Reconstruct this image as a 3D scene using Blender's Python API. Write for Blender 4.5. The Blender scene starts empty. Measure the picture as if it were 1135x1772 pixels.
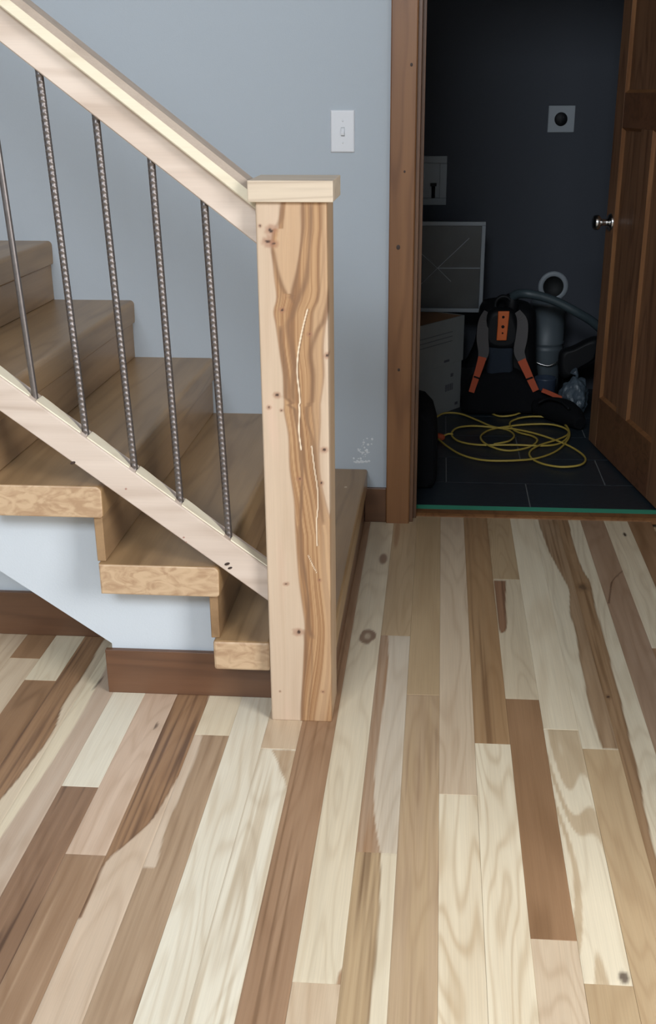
import bpy, bmesh, math, random
import numpy as np
from mathutils import Vector, Matrix, noise

# ------------------------------------------------------------------ camera
S = bpy.context.scene
COL = S.collection
R_ = Vector((0.99691357, 0.07843955, -0.00325216))
U_ = Vector((-0.02710194, 0.38273465, 0.92346071))
F_ = Vector((-0.07368055, 0.92052237, -0.38367923))
EYE = Vector((0, 0, 1.31))
FPX, CX, CY = 1965.34, 598.87, 984.39
cd = bpy.data.cameras.new('camera')
cam = bpy.data.objects.new('camera', cd)
COL.objects.link(cam)
cam.matrix_world = Matrix(((R_.x, U_.x, -F_.x, EYE.x), (R_.y, U_.y, -F_.y, EYE.y),
                           (R_.z, U_.z, -F_.z, EYE.z), (0, 0, 0, 1)))
cd.sensor_fit = 'VERTICAL'
cd.sensor_height = 36
cd.lens = FPX * 36 / 1772
cd.shift_x = -(CX - 567.5) / 1772
cd.shift_y = (CY - 886) / 1772
cd.clip_start = 0.05
S.camera = cam

# ------------------------------------------------------------------ world, window light, exposure
S.view_settings.view_transform = 'Standard'
S.view_settings.look = 'None'
S.view_settings.gamma = 1
S.view_settings.use_curve_mapping = False
S.view_settings.exposure = 0.0
w = bpy.data.worlds.new('sky')
S.world = w
w.use_nodes = True
w.node_tree.nodes['Background'].inputs[0].default_value = (0.62, 0.78, 1.0, 1)
w.node_tree.nodes['Background'].inputs[1].default_value = 0.6


def window_light(name, loc, aim, sx, sy, power, colr):
    ld = bpy.data.lights.new(name, 'AREA')
    ld.shape = 'RECTANGLE'
    ld.size, ld.size_y = sx, sy
    ld.energy = power
    ld.color = colr
    o = bpy.data.objects.new(name, ld)
    COL.objects.link(o)
    o.location = loc
    o.rotation_euler = (Vector(aim) - Vector(loc)).to_track_quat('-Z', 'Y').to_euler()
    return o


# daylight through the big windows of the room behind the photographer
window_light('window_daylight_high', (-1.0, -2.35, 3.3), (-.5, 2.6, .8), 1.9, 1.3, 190, (0.86, 0.93, 1.0))
window_light('window_daylight_right', (2.85, -.3, 1.9), (-.6, 1.2, 0.2), 1.9, 1.9, 188, (1.0, .985, .965))

# ------------------------------------------------------------------ helpers


def ray(x, y):
    return R_ * ((x - CX) / FPX) - U_ * ((y - CY) / FPX) + F_


def on(x, y, ax, v):
    d = ray(x, y)
    return EYE + d * ((v - EYE[ax]) / d[ax])


def lin(c):
    return tuple(((v / 255) / 12.92 if v / 255 <= .04045 else ((v / 255 + .055) / 1.055) ** 2.4) for v in c)


def empty(name, loc=(0, 0, 0), label=None, cat=None, group=None, kind=None, rz=0):
    o = bpy.data.objects.new(name, None)
    COL.objects.link(o)
    o.location = loc
    o.rotation_euler[2] = rz
    o.empty_display_size = .05
    return tag(o, label, cat, group, kind)


def tag(o, label=None, cat=None, group=None, kind=None):
    if label: o['label'] = label
    if cat: o['category'] = cat
    if group: o['group'] = group
    if kind: o['kind'] = kind
    return o


class MB:
    """collects shapes into one bmesh, linked as ONE mesh object"""

    def __init__(self):
        self.bm = bmesh.new()
        self.mi = 0

    def _new(self, geom):
        for f in geom:
            f.material_index = self.mi
        return geom

    def box(self, x0, x1, y0, y1, z0, z1, bev=0, seg=2):
        tmp = bmesh.new()
        bmesh.ops.create_cube(tmp, size=1)
        for v in tmp.verts:
            v.co = Vector(((x0 + x1) / 2 + v.co.x * (x1 - x0), (y0 + y1) / 2 + v.co.y * (y1 - y0), (z0 + z1) / 2 + v.co.z * (z1 - z0)))
        if bev:
            bmesh.ops.bevel(tmp, geom=tmp.edges[:], offset=bev, segments=seg, profile=.5, affect='EDGES')
        return self.merge(tmp)

    def merge(self, tmp, M=None):
        vm = {}
        for v in tmp.verts:
            vm[v] = self.bm.verts.new(M @ v.co if M else v.co)
        out = []
        for f in tmp.faces:
            try:
                nf = self.bm.faces.new([vm[v] for v in f.verts])
                nf.material_index = self.mi
                nf.smooth = f.smooth
                out.append(nf)
            except ValueError:
                pass
        tmp.free()
        return out

    def prism(self, pts, axis, a, b, bev=0):
        """extrude a 2D outline along axis (0,1,2) from a to b"""
        tmp = bmesh.new()

        def mk(p, v):
            if axis == 0: return (v, p[0], p[1])
            if axis == 1: return (p[0], v, p[1])
            return (p[0], p[1], v)
        va = [tmp.verts.new(mk(p, a)) for p in pts]
        vb = [tmp.verts.new(mk(p, b)) for p in pts]
        tmp.faces.new(va)
        tmp.faces.new(vb[::-1])
        n = len(pts)
        for i in range(n):
            tmp.faces.new((va[i], vb[i], vb[(i + 1) % n], va[(i + 1) % n]))
        bmesh.ops.recalc_face_normals(tmp, faces=tmp.faces[:])
        if bev:
            bmesh.ops.bevel(tmp, geom=tmp.edges[:], offset=bev, segments=2, profile=.5, affect='EDGES')
        return self.merge(tmp)

    def loft(self, rings, caps=True, smooth=True, closed=True):
        vs = [[self.bm.verts.new(p) for p in r] for r in rings]
        n = len(rings[0])
        for a, b in zip(vs, vs[1:]):
            for i in range(n if closed else n - 1):
                f = self.bm.faces.new((a[i], a[(i + 1) % n], b[(i + 1) % n], b[i]))
                f.smooth = smooth
                f.material_index = self.mi
        if caps:
            for r in (vs[0][::-1], vs[-1]):
                f = self.bm.faces.new(r)
                f.material_index = self.mi
        return vs

    def lathe(self, prof, M=None, n=24, smooth=True, caps=False):
        """prof: list of (r, z) around local z"""
        M = M or Matrix()
        rings = [[M @ Vector((r * math.cos(2 * math.pi * k / n), r * math.sin(2 * math.pi * k / n), z)) for k in range(n)] for r, z in prof]
        return self.loft(rings, caps, smooth)

    def tube(self, pts, rad, n=8, caps=True, rib=None):
        pts = [Vector(p) for p in pts]
        rings = []
        t0 = (pts[1] - pts[0]).normalized()
        up = Vector((0, 0, 1)) if abs(t0.z) < .9 else Vector((1, 0, 0))
        nrm = (up - t0 * up.dot(t0)).normalized()
        for i, p in enumerate(pts):
            t = (pts[min(i + 1, len(pts) - 1)] - pts[max(i - 1, 0)]).normalized()
            nrm = (nrm - t * nrm.dot(t)).normalized()
            bn = t.cross(nrm)
            r = rad(i) if callable(rad) else rad
            rings.append([p + (nrm * math.cos(2 * math.pi * k / n) + bn * math.sin(2 * math.pi * k / n)) * r for k in range(n)])
        return self.loft(rings, caps)

    def build(self, name, mat, parent=None, smooth_angle=None, loc=None):
        bmesh.ops.recalc_face_normals(self.bm, faces=self.bm.faces[:])
        me = bpy.data.meshes.new(name)
        if loc is not None:
            for v in self.bm.verts:
                v.co -= Vector(loc)
        self.bm.to_mesh(me)
        self.bm.free()
        for m in (mat if isinstance(mat, (list, tuple)) else [mat]):
            me.materials.append(m)
        o = bpy.data.objects.new(name, me)
        COL.objects.link(o)
        if loc is not None:
            o.location = loc
        if parent is not None:
            o.parent = parent
        return o


def smooth_pts(pts, sub=6):
    """Catmull-Rom through the given points"""
    pts = [Vector(p) for p in pts]
    out = []
    P = [pts[0] * 2 - pts[1]] + pts + [pts[-1] * 2 - pts[-2]]
    for i in range(1, len(P) - 2):
        for k in range(sub):
            t = k / sub
            a, b, c, d = P[i - 1:i + 3]
            out.append(.5 * (2 * b + (c - a) * t + (2 * a - 5 * b + 4 * c - d) * t * t + (3 * b - a - 3 * c + d) * t ** 3))
    out.append(pts[-1])
    return out


# ------------------------------------------------------------------ materials


def nt(name):
    m = bpy.data.materials.new(name)
    m.use_nodes = True
    t = m.node_tree
    return m, t, t.nodes['Principled BSDF'], t.nodes, t.links


def plain(name, c, rough=.5, metal=0.0, spec=.5, bump=0, bscale=80, var=0, coat=0):
    m, t, p, N, L = nt(name)
    p.inputs['Base Color'].default_value = (*c, 1)
    p.inputs['Roughness'].default_value = rough
    p.inputs['Metallic'].default_value = metal
    p.inputs['Specular IOR Level'].default_value = spec
    p.inputs['Coat Weight'].default_value = coat
    if bump or var:
        tc = N.new('ShaderNodeTexCoord')
        nz = N.new('ShaderNodeTexNoise')
        nz.inputs['Scale'].default_value = bscale
        nz.inputs['Detail'].default_value = 4
        L.new(tc.outputs['Object'], nz.inputs['Vector'])
        if bump:
            b = N.new('ShaderNodeBump')
            b.inputs['Strength'].default_value = bump
            b.inputs['Distance'].default_value = .002
            L.new(nz.outputs['Fac'], b.inputs['Height'])
            L.new(b.outputs['Normal'], p.inputs['Normal'])
        if var:
            mx = N.new('ShaderNodeMix')
            mx.data_type = 'RGBA'
            mx.inputs['A'].default_value = (*[v * (1 - var) for v in c], 1)
            mx.inputs['B'].default_value = (*[min(1, v * (1 + var)) for v in c], 1)
            L.new(nz.outputs['Fac'], mx.inputs['Factor'])
            L.new(mx.outputs['Result'], p.inputs['Base Color'])
    return m


def wood(name, light, dark, axis=1, rough=.45, ring=9.0, fine=.10, strength=.8, attr=False, vcol=False, coat=.0, broad=.5):
    """procedural timber, grain running along the given local axis (metres).
    attr: light/dark/seed come from the object's own properties; vcol: base comes from the mesh colour attribute"""
    m, t, p, N, L = nt(name)

    def math_(op, a, b=None, clamp=False):
        n = N.new('ShaderNodeMath')
        n.operation = op
        n.use_clamp = clamp
        for i, v in enumerate((a, b)):
            if v is None: continue
            if hasattr(v, 'links'): L.new(v, n.inputs[i])
            else: n.inputs[i].default_value = v
        return n.outputs[0]

    def mapping(sc):
        mp = N.new('ShaderNodeMapping')
        mp.inputs['Scale'].default_value = sc
        L.new(vec, mp.inputs['Vector'])
        return mp.outputs['Vector']

    def nz(v, scale, detail=2, dist=0):
        n = N.new('ShaderNodeTexNoise')
        n.inputs['Scale'].default_value = scale
        n.inputs['Detail'].default_value = detail
        n.inputs['Distortion'].default_value = dist
        L.new(v, n.inputs['Vector'])
        return n.outputs['Fac']
    tc = N.new('ShaderNodeTexCoord')
    oi = N.new('ShaderNodeObjectInfo')
    cmb = N.new('ShaderNodeCombineXYZ')
    L.new(math_('MULTIPLY', oi.outputs['Random'], 37.0), cmb.inputs[0])
    L.new(math_('MULTIPLY', oi.outputs['Random'], 91.0), cmb.inputs[1])
    L.new(math_('MULTIPLY', oi.outputs['Random'], 53.0), cmb.inputs[2])
    va = N.new('ShaderNodeVectorMath')
    va.operation = 'ADD'
    L.new(tc.outputs['Object'], va.inputs[0])
    L.new(cmb.outputs[0], va.inputs[1])
    vec = va.outputs[0]

    def sc(along, across):
        s = [across] * 3
        s[axis] = along
        return s
    n1 = nz(mapping(sc(1.1, 10.0)), 1.0, 1.5, .3)
    if attr:
        at = N.new('ShaderNodeAttribute'); at.attribute_type = 'OBJECT'; at.attribute_name = 'ring'
        freq = at.outputs['Fac']
    else:
        freq = ring
    rr = math_('SINE', math_('MULTIPLY', math_('MULTIPLY', n1, freq), 6.283))
    rr = math_('MULTIPLY', math_('ADD', rr, 1.0), .5)
    rr = math_('POWER', rr, 3.2)
    n2 = nz(mapping(sc(1.6, 26.0)), 1.0, 3, .6)
    n3 = nz(mapping(sc(6, 420.0)), 1.0, 2, 0)
    br = nz(mapping(sc(.8, 5.0)), 1.0, 2, .4)
    fac = math_('ADD', math_('MULTIPLY', rr, .48), math_('MULTIPLY', math_('SUBTRACT', n2, .4), 1.2))
    fac = math_('ADD', fac, math_('MULTIPLY', math_('SUBTRACT', br, .5), broad * 2), False)
    if attr:
        a2 = N.new('ShaderNodeAttribute'); a2.attribute_type = 'OBJECT'; a2.attribute_name = 'grain'
        fac = math_('MULTIPLY', fac, a2.outputs['Fac'], True)
    else:
        fac = math_('MULTIPLY', fac, strength, True)
    mx = N.new('ShaderNodeMix')
    mx.data_type = 'RGBA'
    L.new(fac, mx.inputs['Factor'])
    if attr:
        for nm, s_ in (('wood_light', 'A'), ('wood_dark', 'B')):
            a = N.new('ShaderNodeAttribute'); a.attribute_type = 'OBJECT'; a.attribute_name = nm
            L.new(a.outputs['Color'], mx.inputs[s_])
    elif vcol:
        a = N.new('ShaderNodeAttribute'); a.attribute_type = 'GEOMETRY'; a.attribute_name = 'wood_colour'
        L.new(a.outputs['Color'], mx.inputs['A'])
        d = N.new('ShaderNodeMix'); d.data_type = 'RGBA'; d.blend_type = 'MULTIPLY'
        d.inputs['Factor'].default_value = 1
        L.new(a.outputs['Color'], d.inputs['A'])
        d.inputs['B'].default_value = (*dark, 1)
        L.new(d.outputs['Result'], mx.inputs['B'])
    else:
        mx.inputs['A'].default_value = (*light, 1)
        mx.inputs['B'].default_value = (*dark, 1)
    fm = N.new('ShaderNodeMix'); fm.data_type = 'RGBA'; fm.blend_type = 'MULTIPLY'
    fm.inputs['Factor'].default_value = 1
    L.new(mx.outputs['Result'], fm.inputs['A'])
    g = math_('ADD', math_('MULTIPLY', n3, -2 * fine), 1 + fine)
    cc = N.new('ShaderNodeCombineColor')
    for i in range(3): L.new(g, cc.inputs[i])
    L.new(cc.outputs[0], fm.inputs['B'])
    L.new(fm.outputs['Result'], p.inputs['Base Color'])
    p.inputs['Roughness'].default_value = rough
    p.inputs['Coat Weight'].default_value = coat
    p.inputs['Coat Roughness'].default_value = .25
    b = N.new('ShaderNodeBump')
    b.inputs['Strength'].default_value = .12
    b.inputs['Distance'].default_value = .001
    L.new(n3, b.inputs['Height'])
    L.new(b.outputs['Normal'], p.inputs['Normal'])
    return m


CREAM, CREAM_D = (.77, .67, .495), (.54, .41, .26)
WHITE, WHITE_D = (.80, .74, .60), (.60, .50, .36)
PINK, PINK_D = (.645, .51, .36), (.48, .345, .225)
TAN, TAN_D = (.50, .36, .21), (.33, .205, .105)
BROWN, BROWN_D = (.345, .20, .105), (.18, .092, .040)
DARK, DARK_D = (.25, .135, .066), (.12, .06, .032)
GREY, GREY_D = (.60, .53, .44), (.48, .40, .31)
STY = dict(C=(CREAM, CREAM_D), W=(WHITE, WHITE_D), P=(PINK, PINK_D), T=(TAN, TAN_D), B=(BROWN, BROWN_D), D=(DARK, DARK_D), G=(GREY, GREY_D),
           L=((.50, .33, .17), (.26, .15, .07)))

M_plank = wood('floor_hardwood', CREAM, CREAM_D, 1, rough=.42, attr=True, fine=.11, coat=.12)
M_plank_v = wood('floor_hardwood_two_tone', CREAM, (.74, .68, .62), 1, rough=.42, vcol=True, ring=12, fine=.11, coat=.12, strength=.7)
M_post_v = wood('newel_hardwood', CREAM, (.84, .80, .76), 2, rough=.5, vcol=True, fine=.06, strength=.6)
M_tread = wood('tread_hardwood', (.38, .24, .118), (.20, .115, .05), 1, rough=.38, ring=4.5, strength=.75, coat=.15)
M_riser = wood('riser_hardwood', (.35, .22, .115), (.185, .105, .048), 1, rough=.42, ring=4.5, strength=.75, coat=.15)
M_rail = wood('rail_hickory', (.66, .555, .475), (.42, .315, .245), 0, rough=.6, ring=5, fine=.06, strength=.7, broad=.9)
M_railcap = wood('rail_cap_hickory', (.74, .67, .52), (.56, .46, .33), 0, rough=.55, ring=4, fine=.05, strength=.5)
M_railtop = wood('rail_top_shaded', (.44, .36, .295), (.30, .235, .185), 0, rough=.55, ring=4, strength=.6)  # cap wood darkened: shade of the top faces put into the colour
M_newelcap = wood('newel_cap_hickory', (.60, .50, .385), (.36, .275, .20), 0, rough=.5, ring=12, fine=.05, strength=.9)
M_stain = wood('stained_alder', (.165, .078, .038), (.095, .042, .02), 2, rough=.38, ring=6, strength=.9, coat=.15)
M_stain_x = wood('stained_alder_horizontal', (.150, .070, .034), (.085, .038, .019), 0, rough=.38, ring=5, strength=.8, coat=.15)
M_casing = wood('knotty_alder_casing', (.265, .122, .048), (.15, .060, .022), 2, rough=.42, ring=7, strength=.9)
M_door = wood('knotty_alder_door', (.27, .135, .07), (.12, .055, .028), 2, rough=.4, ring=8, strength=1.0)
M_door_x = wood('knotty_alder_door_rail', (.20, .09, .045), (.10, .045, .022), 0, rough=.4, ring=8, strength=1.0)
M_sub = plain('subfloor_dark', (.16, .11, .07), .8)
M_wall = plain('wall_paint_blue_grey', (.47, .525, .58), .75, bump=.12, bscale=260, spec=.3)
M_skirt = plain('drywall_paint_pale', (.58, .63, .68), .7, bump=.15, bscale=240, spec=.3)
M_ceil = plain('ceiling_low_bounce', (.26, .19, .13), .8)  # unseen ceiling, brown kept dark to cut bounced light
M_closet = plain('closet_paint_shaded', (.060, .066, .080), .8, bump=.1, bscale=260, spec=.2)  # wall paint taken darker, the closet's shade put into the colour
M_white = plain('white_plastic', (.78, .80, .84), .35)
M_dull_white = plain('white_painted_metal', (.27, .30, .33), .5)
M_black = plain('black_plastic', (.006, .0065, .008), .55, spec=.25)
M_fabric = plain('black_fabric', (.005, .0055, .007), .9, spec=.2, bump=.4, bscale=500)
M_navy = plain('navy_mesh_fabric', (.014, .022, .036), .9, bump=.4, bscale=600)
M_greyfab = plain('grey_webbing', (.095, .088, .088), .9, bump=.3, bscale=500)
M_orange = plain('orange_red_webbing', (.50, .085, .03), .7, bump=.2, bscale=500)
M_orange_p = plain('orange_plastic', (.66, .13, .02), .45)
M_hose = plain('dark_teal_rubber_hose', (.045, .065, .075), .45)
M_yellow = plain('yellow_cord_rubber', (.50, .37, .075), .5)
M_steel = plain('rebar_steel', (.185, .165, .16), .40, metal=.8, var=.25, bscale=90)
M_chrome = plain('brushed_nickel', (.70, .70, .70), .22, metal=1)
M_tape = plain('green_masking_tape', (.06, .38, .24), .7)
M_tile = plain('slate_tile', (.022, .031, .040), .42, bump=.5, bscale=35, var=.25)
M_grout = plain('grout_grey', (.16, .17, .175), .9)
M_card = plain('brown_cardboard', (.34, .18, .09), .8, var=.1, bscale=20)
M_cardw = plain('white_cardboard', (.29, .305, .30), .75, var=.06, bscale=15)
M_ink = plain('grey_print', (.10, .10, .12), .7)
M_glass = plain('dusty_dark_glass', (.020, .027, .032), .35, var=.7, bscale=7)
M_bucket = plain('grey_blue_plastic', (.085, .105, .12), .5)
M_bag = plain('clear_plastic_bag', (.075, .10, .125), .45, var=.5, bscale=30)
M_knot = plain('dark_knot_wood', (.045, .025, .018), .6)
M_spack = plain('white_spackle', (.72, .76, .80), .8)
M_pinkknot = plain('pink_knot', (.42, .25, .2), .6)
M_duct = plain('duct_inside_dark', (.01, .011, .012), .7)


def endgrain(name, a, b):
    m, t, p, N, L = nt(name)
    tc = N.new('ShaderNodeTexCoord')
    mp = N.new('ShaderNodeMapping')
    mp.inputs['Scale'].default_value = (16, 16, 30)
    mp.inputs['Rotation'].default_value = (0, .5, 0)
    oi = N.new('ShaderNodeObjectInfo')
    L.new(tc.outputs['Object'], mp.inputs['Vector'])
    L.new(oi.outputs['Random'], mp.inputs['Location'])
    nz = N.new('ShaderNodeTexNoise')
    nz.inputs['Scale'].default_value = 1.3
    nz.inputs['Detail'].default_value = 6
    nz.inputs['Distortion'].default_value = 1.6
    L.new(mp.outputs[0], nz.inputs['Vector'])
    cr = N.new('ShaderNodeValToRGB')
    cr.color_ramp.elements[0].position = .36
    cr.color_ramp.elements[1].position = .58
    cr.color_ramp.elements[0].color = (*b, 1)
    cr.color_ramp.elements[1].color = (*a, 1)
    L.new(nz.outputs['Fac'], cr.inputs[0])
    L.new(cr.outputs[0], p.inputs['Base Color'])
    p.inputs['Roughness'].default_value = .5
    return m


M_end = endgrain('tread_end_grain', (.57, .405, .255), (.42, .27, .16))

# ------------------------------------------------------------------ the setting
YW = 3.57          # face of the wall beside the stairs
OX0, OX1 = -.063, .775   # door opening
OZ = 2.06


def struct(name, mb, mat, parent=None):
    o = mb.build(name, mat, parent)
    if parent is None: o['kind'] = 'structure'
    return o


# floor
mb = MB(); mb.box(-4.6, 3.0, -2.5, 3.68, -.12, -.018)
floor = struct('floor', mb, M_sub)
# closet floor
mb = MB(); mb.box(-1.0, 2.0, 3.68, 5.5, -.12, -.004)
cfloor = struct('floor.001', mb, M_grout)
# walls
mb = MB()
mb.box(-4.6, OX0 - .012, YW, YW + .115, 0, 4.6)
mb.box(OX1 + .012, 3.0, YW, YW + .115, 0, 4.6)
mb.box(OX0 - .012, OX1 + .012, YW, YW + .115, OZ + .012, 4.6)
wall_b = struct('wall_back', mb, M_wall)
mb = MB(); mb.box(-4.7, -4.6, -2.5, YW, 0, 4.6); struct('wall_left', mb, M_wall)
mb = MB()                                             # right wall with window opening, plus an added jog
mb.box(3.0, 3.1, -2.5, -1.3, 0, 4.6); mb.box(3.0, 3.1, .7, 5.6, 0, 4.6)
mb.box(3.0, 3.1, -1.3, .7, 0, .9); mb.box(3.0, 3.1, -1.3, .7, 2.9, 4.6)
mb.box(1.15, 3.0, 1.33, 1.45, 0, 4.6); mb.box(1.15, 1.27, 1.45, YW, 0, 4.6)  # unseen jog, added to keep the right window's light off the far floor
struct('wall_right_and_shade_jog', mb, M_wall)
mb = MB()
mb.box(-4.6, -2.1, -2.6, -2.5, 0, 4.6); mb.box(.1, 3.0, -2.6, -2.5, 0, 4.6)
mb.box(-2.1, .1, -2.6, -2.5, 0, 2.9); mb.box(-2.1, .1, -2.6, -2.5, 4.4, 4.6)
struct('wall_front', mb, M_wall)
mb = MB(); mb.box(-4.6, 3.0, -2.5, YW, 4.6, 4.7); struct('ceiling', mb, M_ceil)


def window(name, horizontal, a0, a1, z0, z1, pos):
    mb = MB()
    t = .05
    for (p0, p1, q0, q1) in ((a0, a1, z0, z0 + t), (a0, a1, z1 - t, z1), (a0, a0 + t, z0 + t, z1 - t), (a1 - t, a1, z0 + t, z1 - t),
                             ((a0 + a1) / 2 - .02, (a0 + a1) / 2 + .02, z0 + t, z1 - t)):
        if horizontal: mb.box(p0, p1, pos, pos + .06, q0, q1)
        else: mb.box(pos, pos + .06, p0, p1, q0, q1)
    return struct(name, mb, M_white)


window('window_1', True, -2.1, .1, 2.9, 4.4, -2.58)
window('window_2', False, -1.3, .7, .9, 2.9, 3.02)
# laundry closet shell
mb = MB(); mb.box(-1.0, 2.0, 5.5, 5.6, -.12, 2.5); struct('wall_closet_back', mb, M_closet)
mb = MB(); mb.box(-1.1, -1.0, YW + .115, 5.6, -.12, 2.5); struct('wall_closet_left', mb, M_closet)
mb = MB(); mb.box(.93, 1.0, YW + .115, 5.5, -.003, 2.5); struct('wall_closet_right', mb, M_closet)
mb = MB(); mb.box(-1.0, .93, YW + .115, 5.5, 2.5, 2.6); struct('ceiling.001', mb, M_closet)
# scuffed spackle on the wall low beside the door casing
rnd = random.Random(4)
mb = MB()
for k in range(46):
    x, y = 628 + rnd.gauss(0, 8), 778 + rnd.gauss(0, 12)
    if k > 30: x, y = 612 + (k - 31) * 1.9, 799 + rnd.gauss(0, .9)
    c = on(x, y, 1, YW)
    r = rnd.uniform(.0012, .0036)
    mb.lathe([(r * 1.0, 0), (r * .7, .0006), (0.0001, .0008)], Matrix.Translation(c) @ Matrix.Rotation(math.pi / 2, 4, 'X') @ Matrix.Diagonal((1.3, rnd.uniform(.6, 1.6), 1, 1)), 7)
o = mb.build('spackle_marks', M_spack, wall_b); o['kind'] = 'stuff'; o['label'] = 'flecks of white spackle smeared low on the grey wall'

# ------------------------------------------------------------------ hardwood planks
PW = .0776
X0 = -.2025


def col_x(k): return X0 + k * PW


rp = random.Random(11)


def set_props(o, sty, grain=.75, ring=None):
    a, b = STY[sty]
    j = rp.uniform(.95, 1.05)
    o['wood_light'] = [v * j for v in a]
    o['wood_dark'] = [v * j for v in b]
    o['grain'] = grain
    o['ring'] = ring if ring else rp.uniform(7, 15)


def plank(k, y0, y1, sty, grain=.75, ring=None):
    g = .00012
    z = rp.uniform(-.0003, .0002)
    mb = MB()
    x0, x1 = col_x(k) + g, col_x(k + 1) - g
    b = .0004
    rings = []
    tmp = bmesh.new()
    bt = [tmp.verts.new(p) for p in ((x0, y0 + g, -.018), (x1, y0 + g, -.018), (x1, y1 - g, -.018), (x0, y1 - g, -.018))]
    md = [tmp.verts.new(p) for p in ((x0, y0 + g, z - b), (x1, y0 + g, z - b), (x1, y1 - g, z - b), (x0, y1 - g, z - b))]
    tp = [tmp.verts.new(p) for p in ((x0 + b, y0 + g + b, z), (x1 - b, y0 + g + b, z), (x1 - b, y1 - g - b, z), (x0 + b, y1 - g - b, z))]
    tmp.faces.new(bt[::-1]); tmp.faces.new(tp)
    for lo, hi in ((bt, md), (md, tp)):
        for i in range(4): tmp.faces.new((lo[i], lo[(i + 1) % 4], hi[(i + 1) % 4], hi[i]))
    mb.merge(tmp)
    o = mb.build('plank', M_plank, floor, loc=((x0 + x1) / 2, (y0 + y1) / 2, 0))
    set_props(o, sty, grain, ring)
    return o


def interp(curve, y):
    """curve: sorted list of (Y, X) -> X at Y or None outside"""
    if y < curve[0][0] or y > curve[-1][0]: return None
    for (a, xa), (b, xb) in zip(curve, curve[1:]):
        if a <= y <= b: return xa + (xb - xa) * (y - a) / max(1e-6, b - a)


def fcurve(pts):
    c = [on(x, y, 2, 0) for x, y in pts]
    c = smooth_pts(c, 4)
    return sorted((p.y, p.x) for p in c)


def ss(a, b, x):
    t = min(1, max(0, (x - a) / (b - a)))
    return t * t * (3 - 2 * t)


def mixc(a, b, t): return tuple(a[i] * (1 - t) + b[i] * t for i in range(3))


def painted_plank(k, y0, y1, paint, nx=22, dy=.0085):
    """a plank whose sapwood / heartwood figure is drawn into its own wood colours"""
    g = .00012
    x0, x1 = col_x(k) + g, col_x(k + 1) - g
    ya, yb = y0 + g, y1 - g
    ny = max(2, int((yb - ya) / dy))
    cx_, cy_ = (x0 + x1) / 2, (y0 + y1) / 2
    vs, cs = [], []
    for j in range(ny + 1):
        y = ya + (yb - ya) * j / ny
        for i in range(nx + 1):
            x = x0 + (x1 - x0) * i / nx
            vs.append((x - cx_, y - cy_, -.0004 if (i in (0, nx) or j in (0, ny)) else 0.0))
            cs.append((*paint(x, y), 1))
    fs = []
    for j in range(ny):
        for i in range(nx):
            a = j * (nx + 1) + i
            fs.append((a, a + 1, a + nx + 2, a + nx + 1))
    n = len(vs)
    for (x, y) in ((x0, ya), (x1, ya), (x1, yb), (x0, yb)):
        vs.append((x - cx_, y - cy_, -.018)); cs.append(cs[0])
    c0, c1, c2, c3 = 0, nx, (ny + 1) * (nx + 1) - 1, ny * (nx + 1)
    fs.append(tuple(range(nx, -1, -1)) + (n, n + 1))
    fs.append(tuple(range(c3, c2 + 1)) + (n + 2, n + 3))
    fs.append((n, n + 3) + tuple(j * (nx + 1) for j in range(ny, -1, -1))[0:0] + tuple(j * (nx + 1) for j in range(ny, -1, -1)))
    fs.append((n + 2, n + 1) + tuple(j * (nx + 1) + nx for j in range(0, ny + 1)))
    me = bpy.data.meshes.new('plank')
    me.from_pydata(vs, [], fs)
    ca = me.color_attributes.new('wood_colour', 'FLOAT_COLOR', 'POINT')
    ca.data.foreach_set('color', np.array(cs, dtype=np.float32).ravel())
    me.materials.append(M_plank_v)
    o = bpy.data.objects.new('plank', me)
    COL.objects.link(o)
    o.parent = floor
    o.location = (cx_, cy_, 0)
    return o


def streaky(x, y, sx=110, sy=3.0, off=0):
    return noise.noise(Vector((x * sx, y * sy, off))) * .5 + .5


def heartpaint(sap, heart, dark, left=None, right=None, edge=True, knots=(), off=0, spare=None):
    """left/right: curves (Y,X); heartwood lies between them"""
    def f(x, y):
        xl = interp(left, y) if left else -99
        xr = interp(right, y) if right else 99
        if left and xl is None: xl = -99 if spare == 'full' else 99
        if right and xr is None: xr = 99 if spare == 'full' else -99
        wv = (streaky(x * 0, y, 0, 14, off + 3) - .5) * .003
        inn = ss(-.0015, .0015, x - xl + wv) * ss(-.0015, .0015, xr - x + wv)
        d = min(abs(x - xl + wv), abs(xr - x + wv))
        s = streaky(x, y, 150, 2.6, off)
        h = mixc(heart, dark, ss(.42, .8, s) * .85)
        h = mixc(h, dark, .55 * (1 - ss(0, .006, d)) if edge else 0)
        c = mixc(mixc(sap, tuple(v * .88 for v in sap), streaky(x, y, 60, 2, off + 9)), h, inn)
        for (kx, ky, rx, ry, kc) in knots:
            q = math.hypot((x - kx) / rx, (y - ky) / ry)
            q += (streaky(x, y, 90, 90, off) - .5) * .5
            if q < 1.6:
                c = mixc(c, dark, .55 * (1 - ss(.7, 1.6, q)))
                c = mixc(kc, c, ss(.45, .8, q))
        return c
    return f


def fpt(x, y):
    p = on(x, y, 2, 0)
    return p.x, p.y


def Yr(x, y): return on(x, y, 2, 0).y


YT = 3.622          # planks stop at the door threshold
YU = 2.645          # wall under the stairs
YB = -.35           # nearest plank ends built
KN = (.06, .03, .02)

# --- columns drawn from the photograph: list of (far end Y, style, grain) pieces, near -> far handled per column
e = {}
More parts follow.
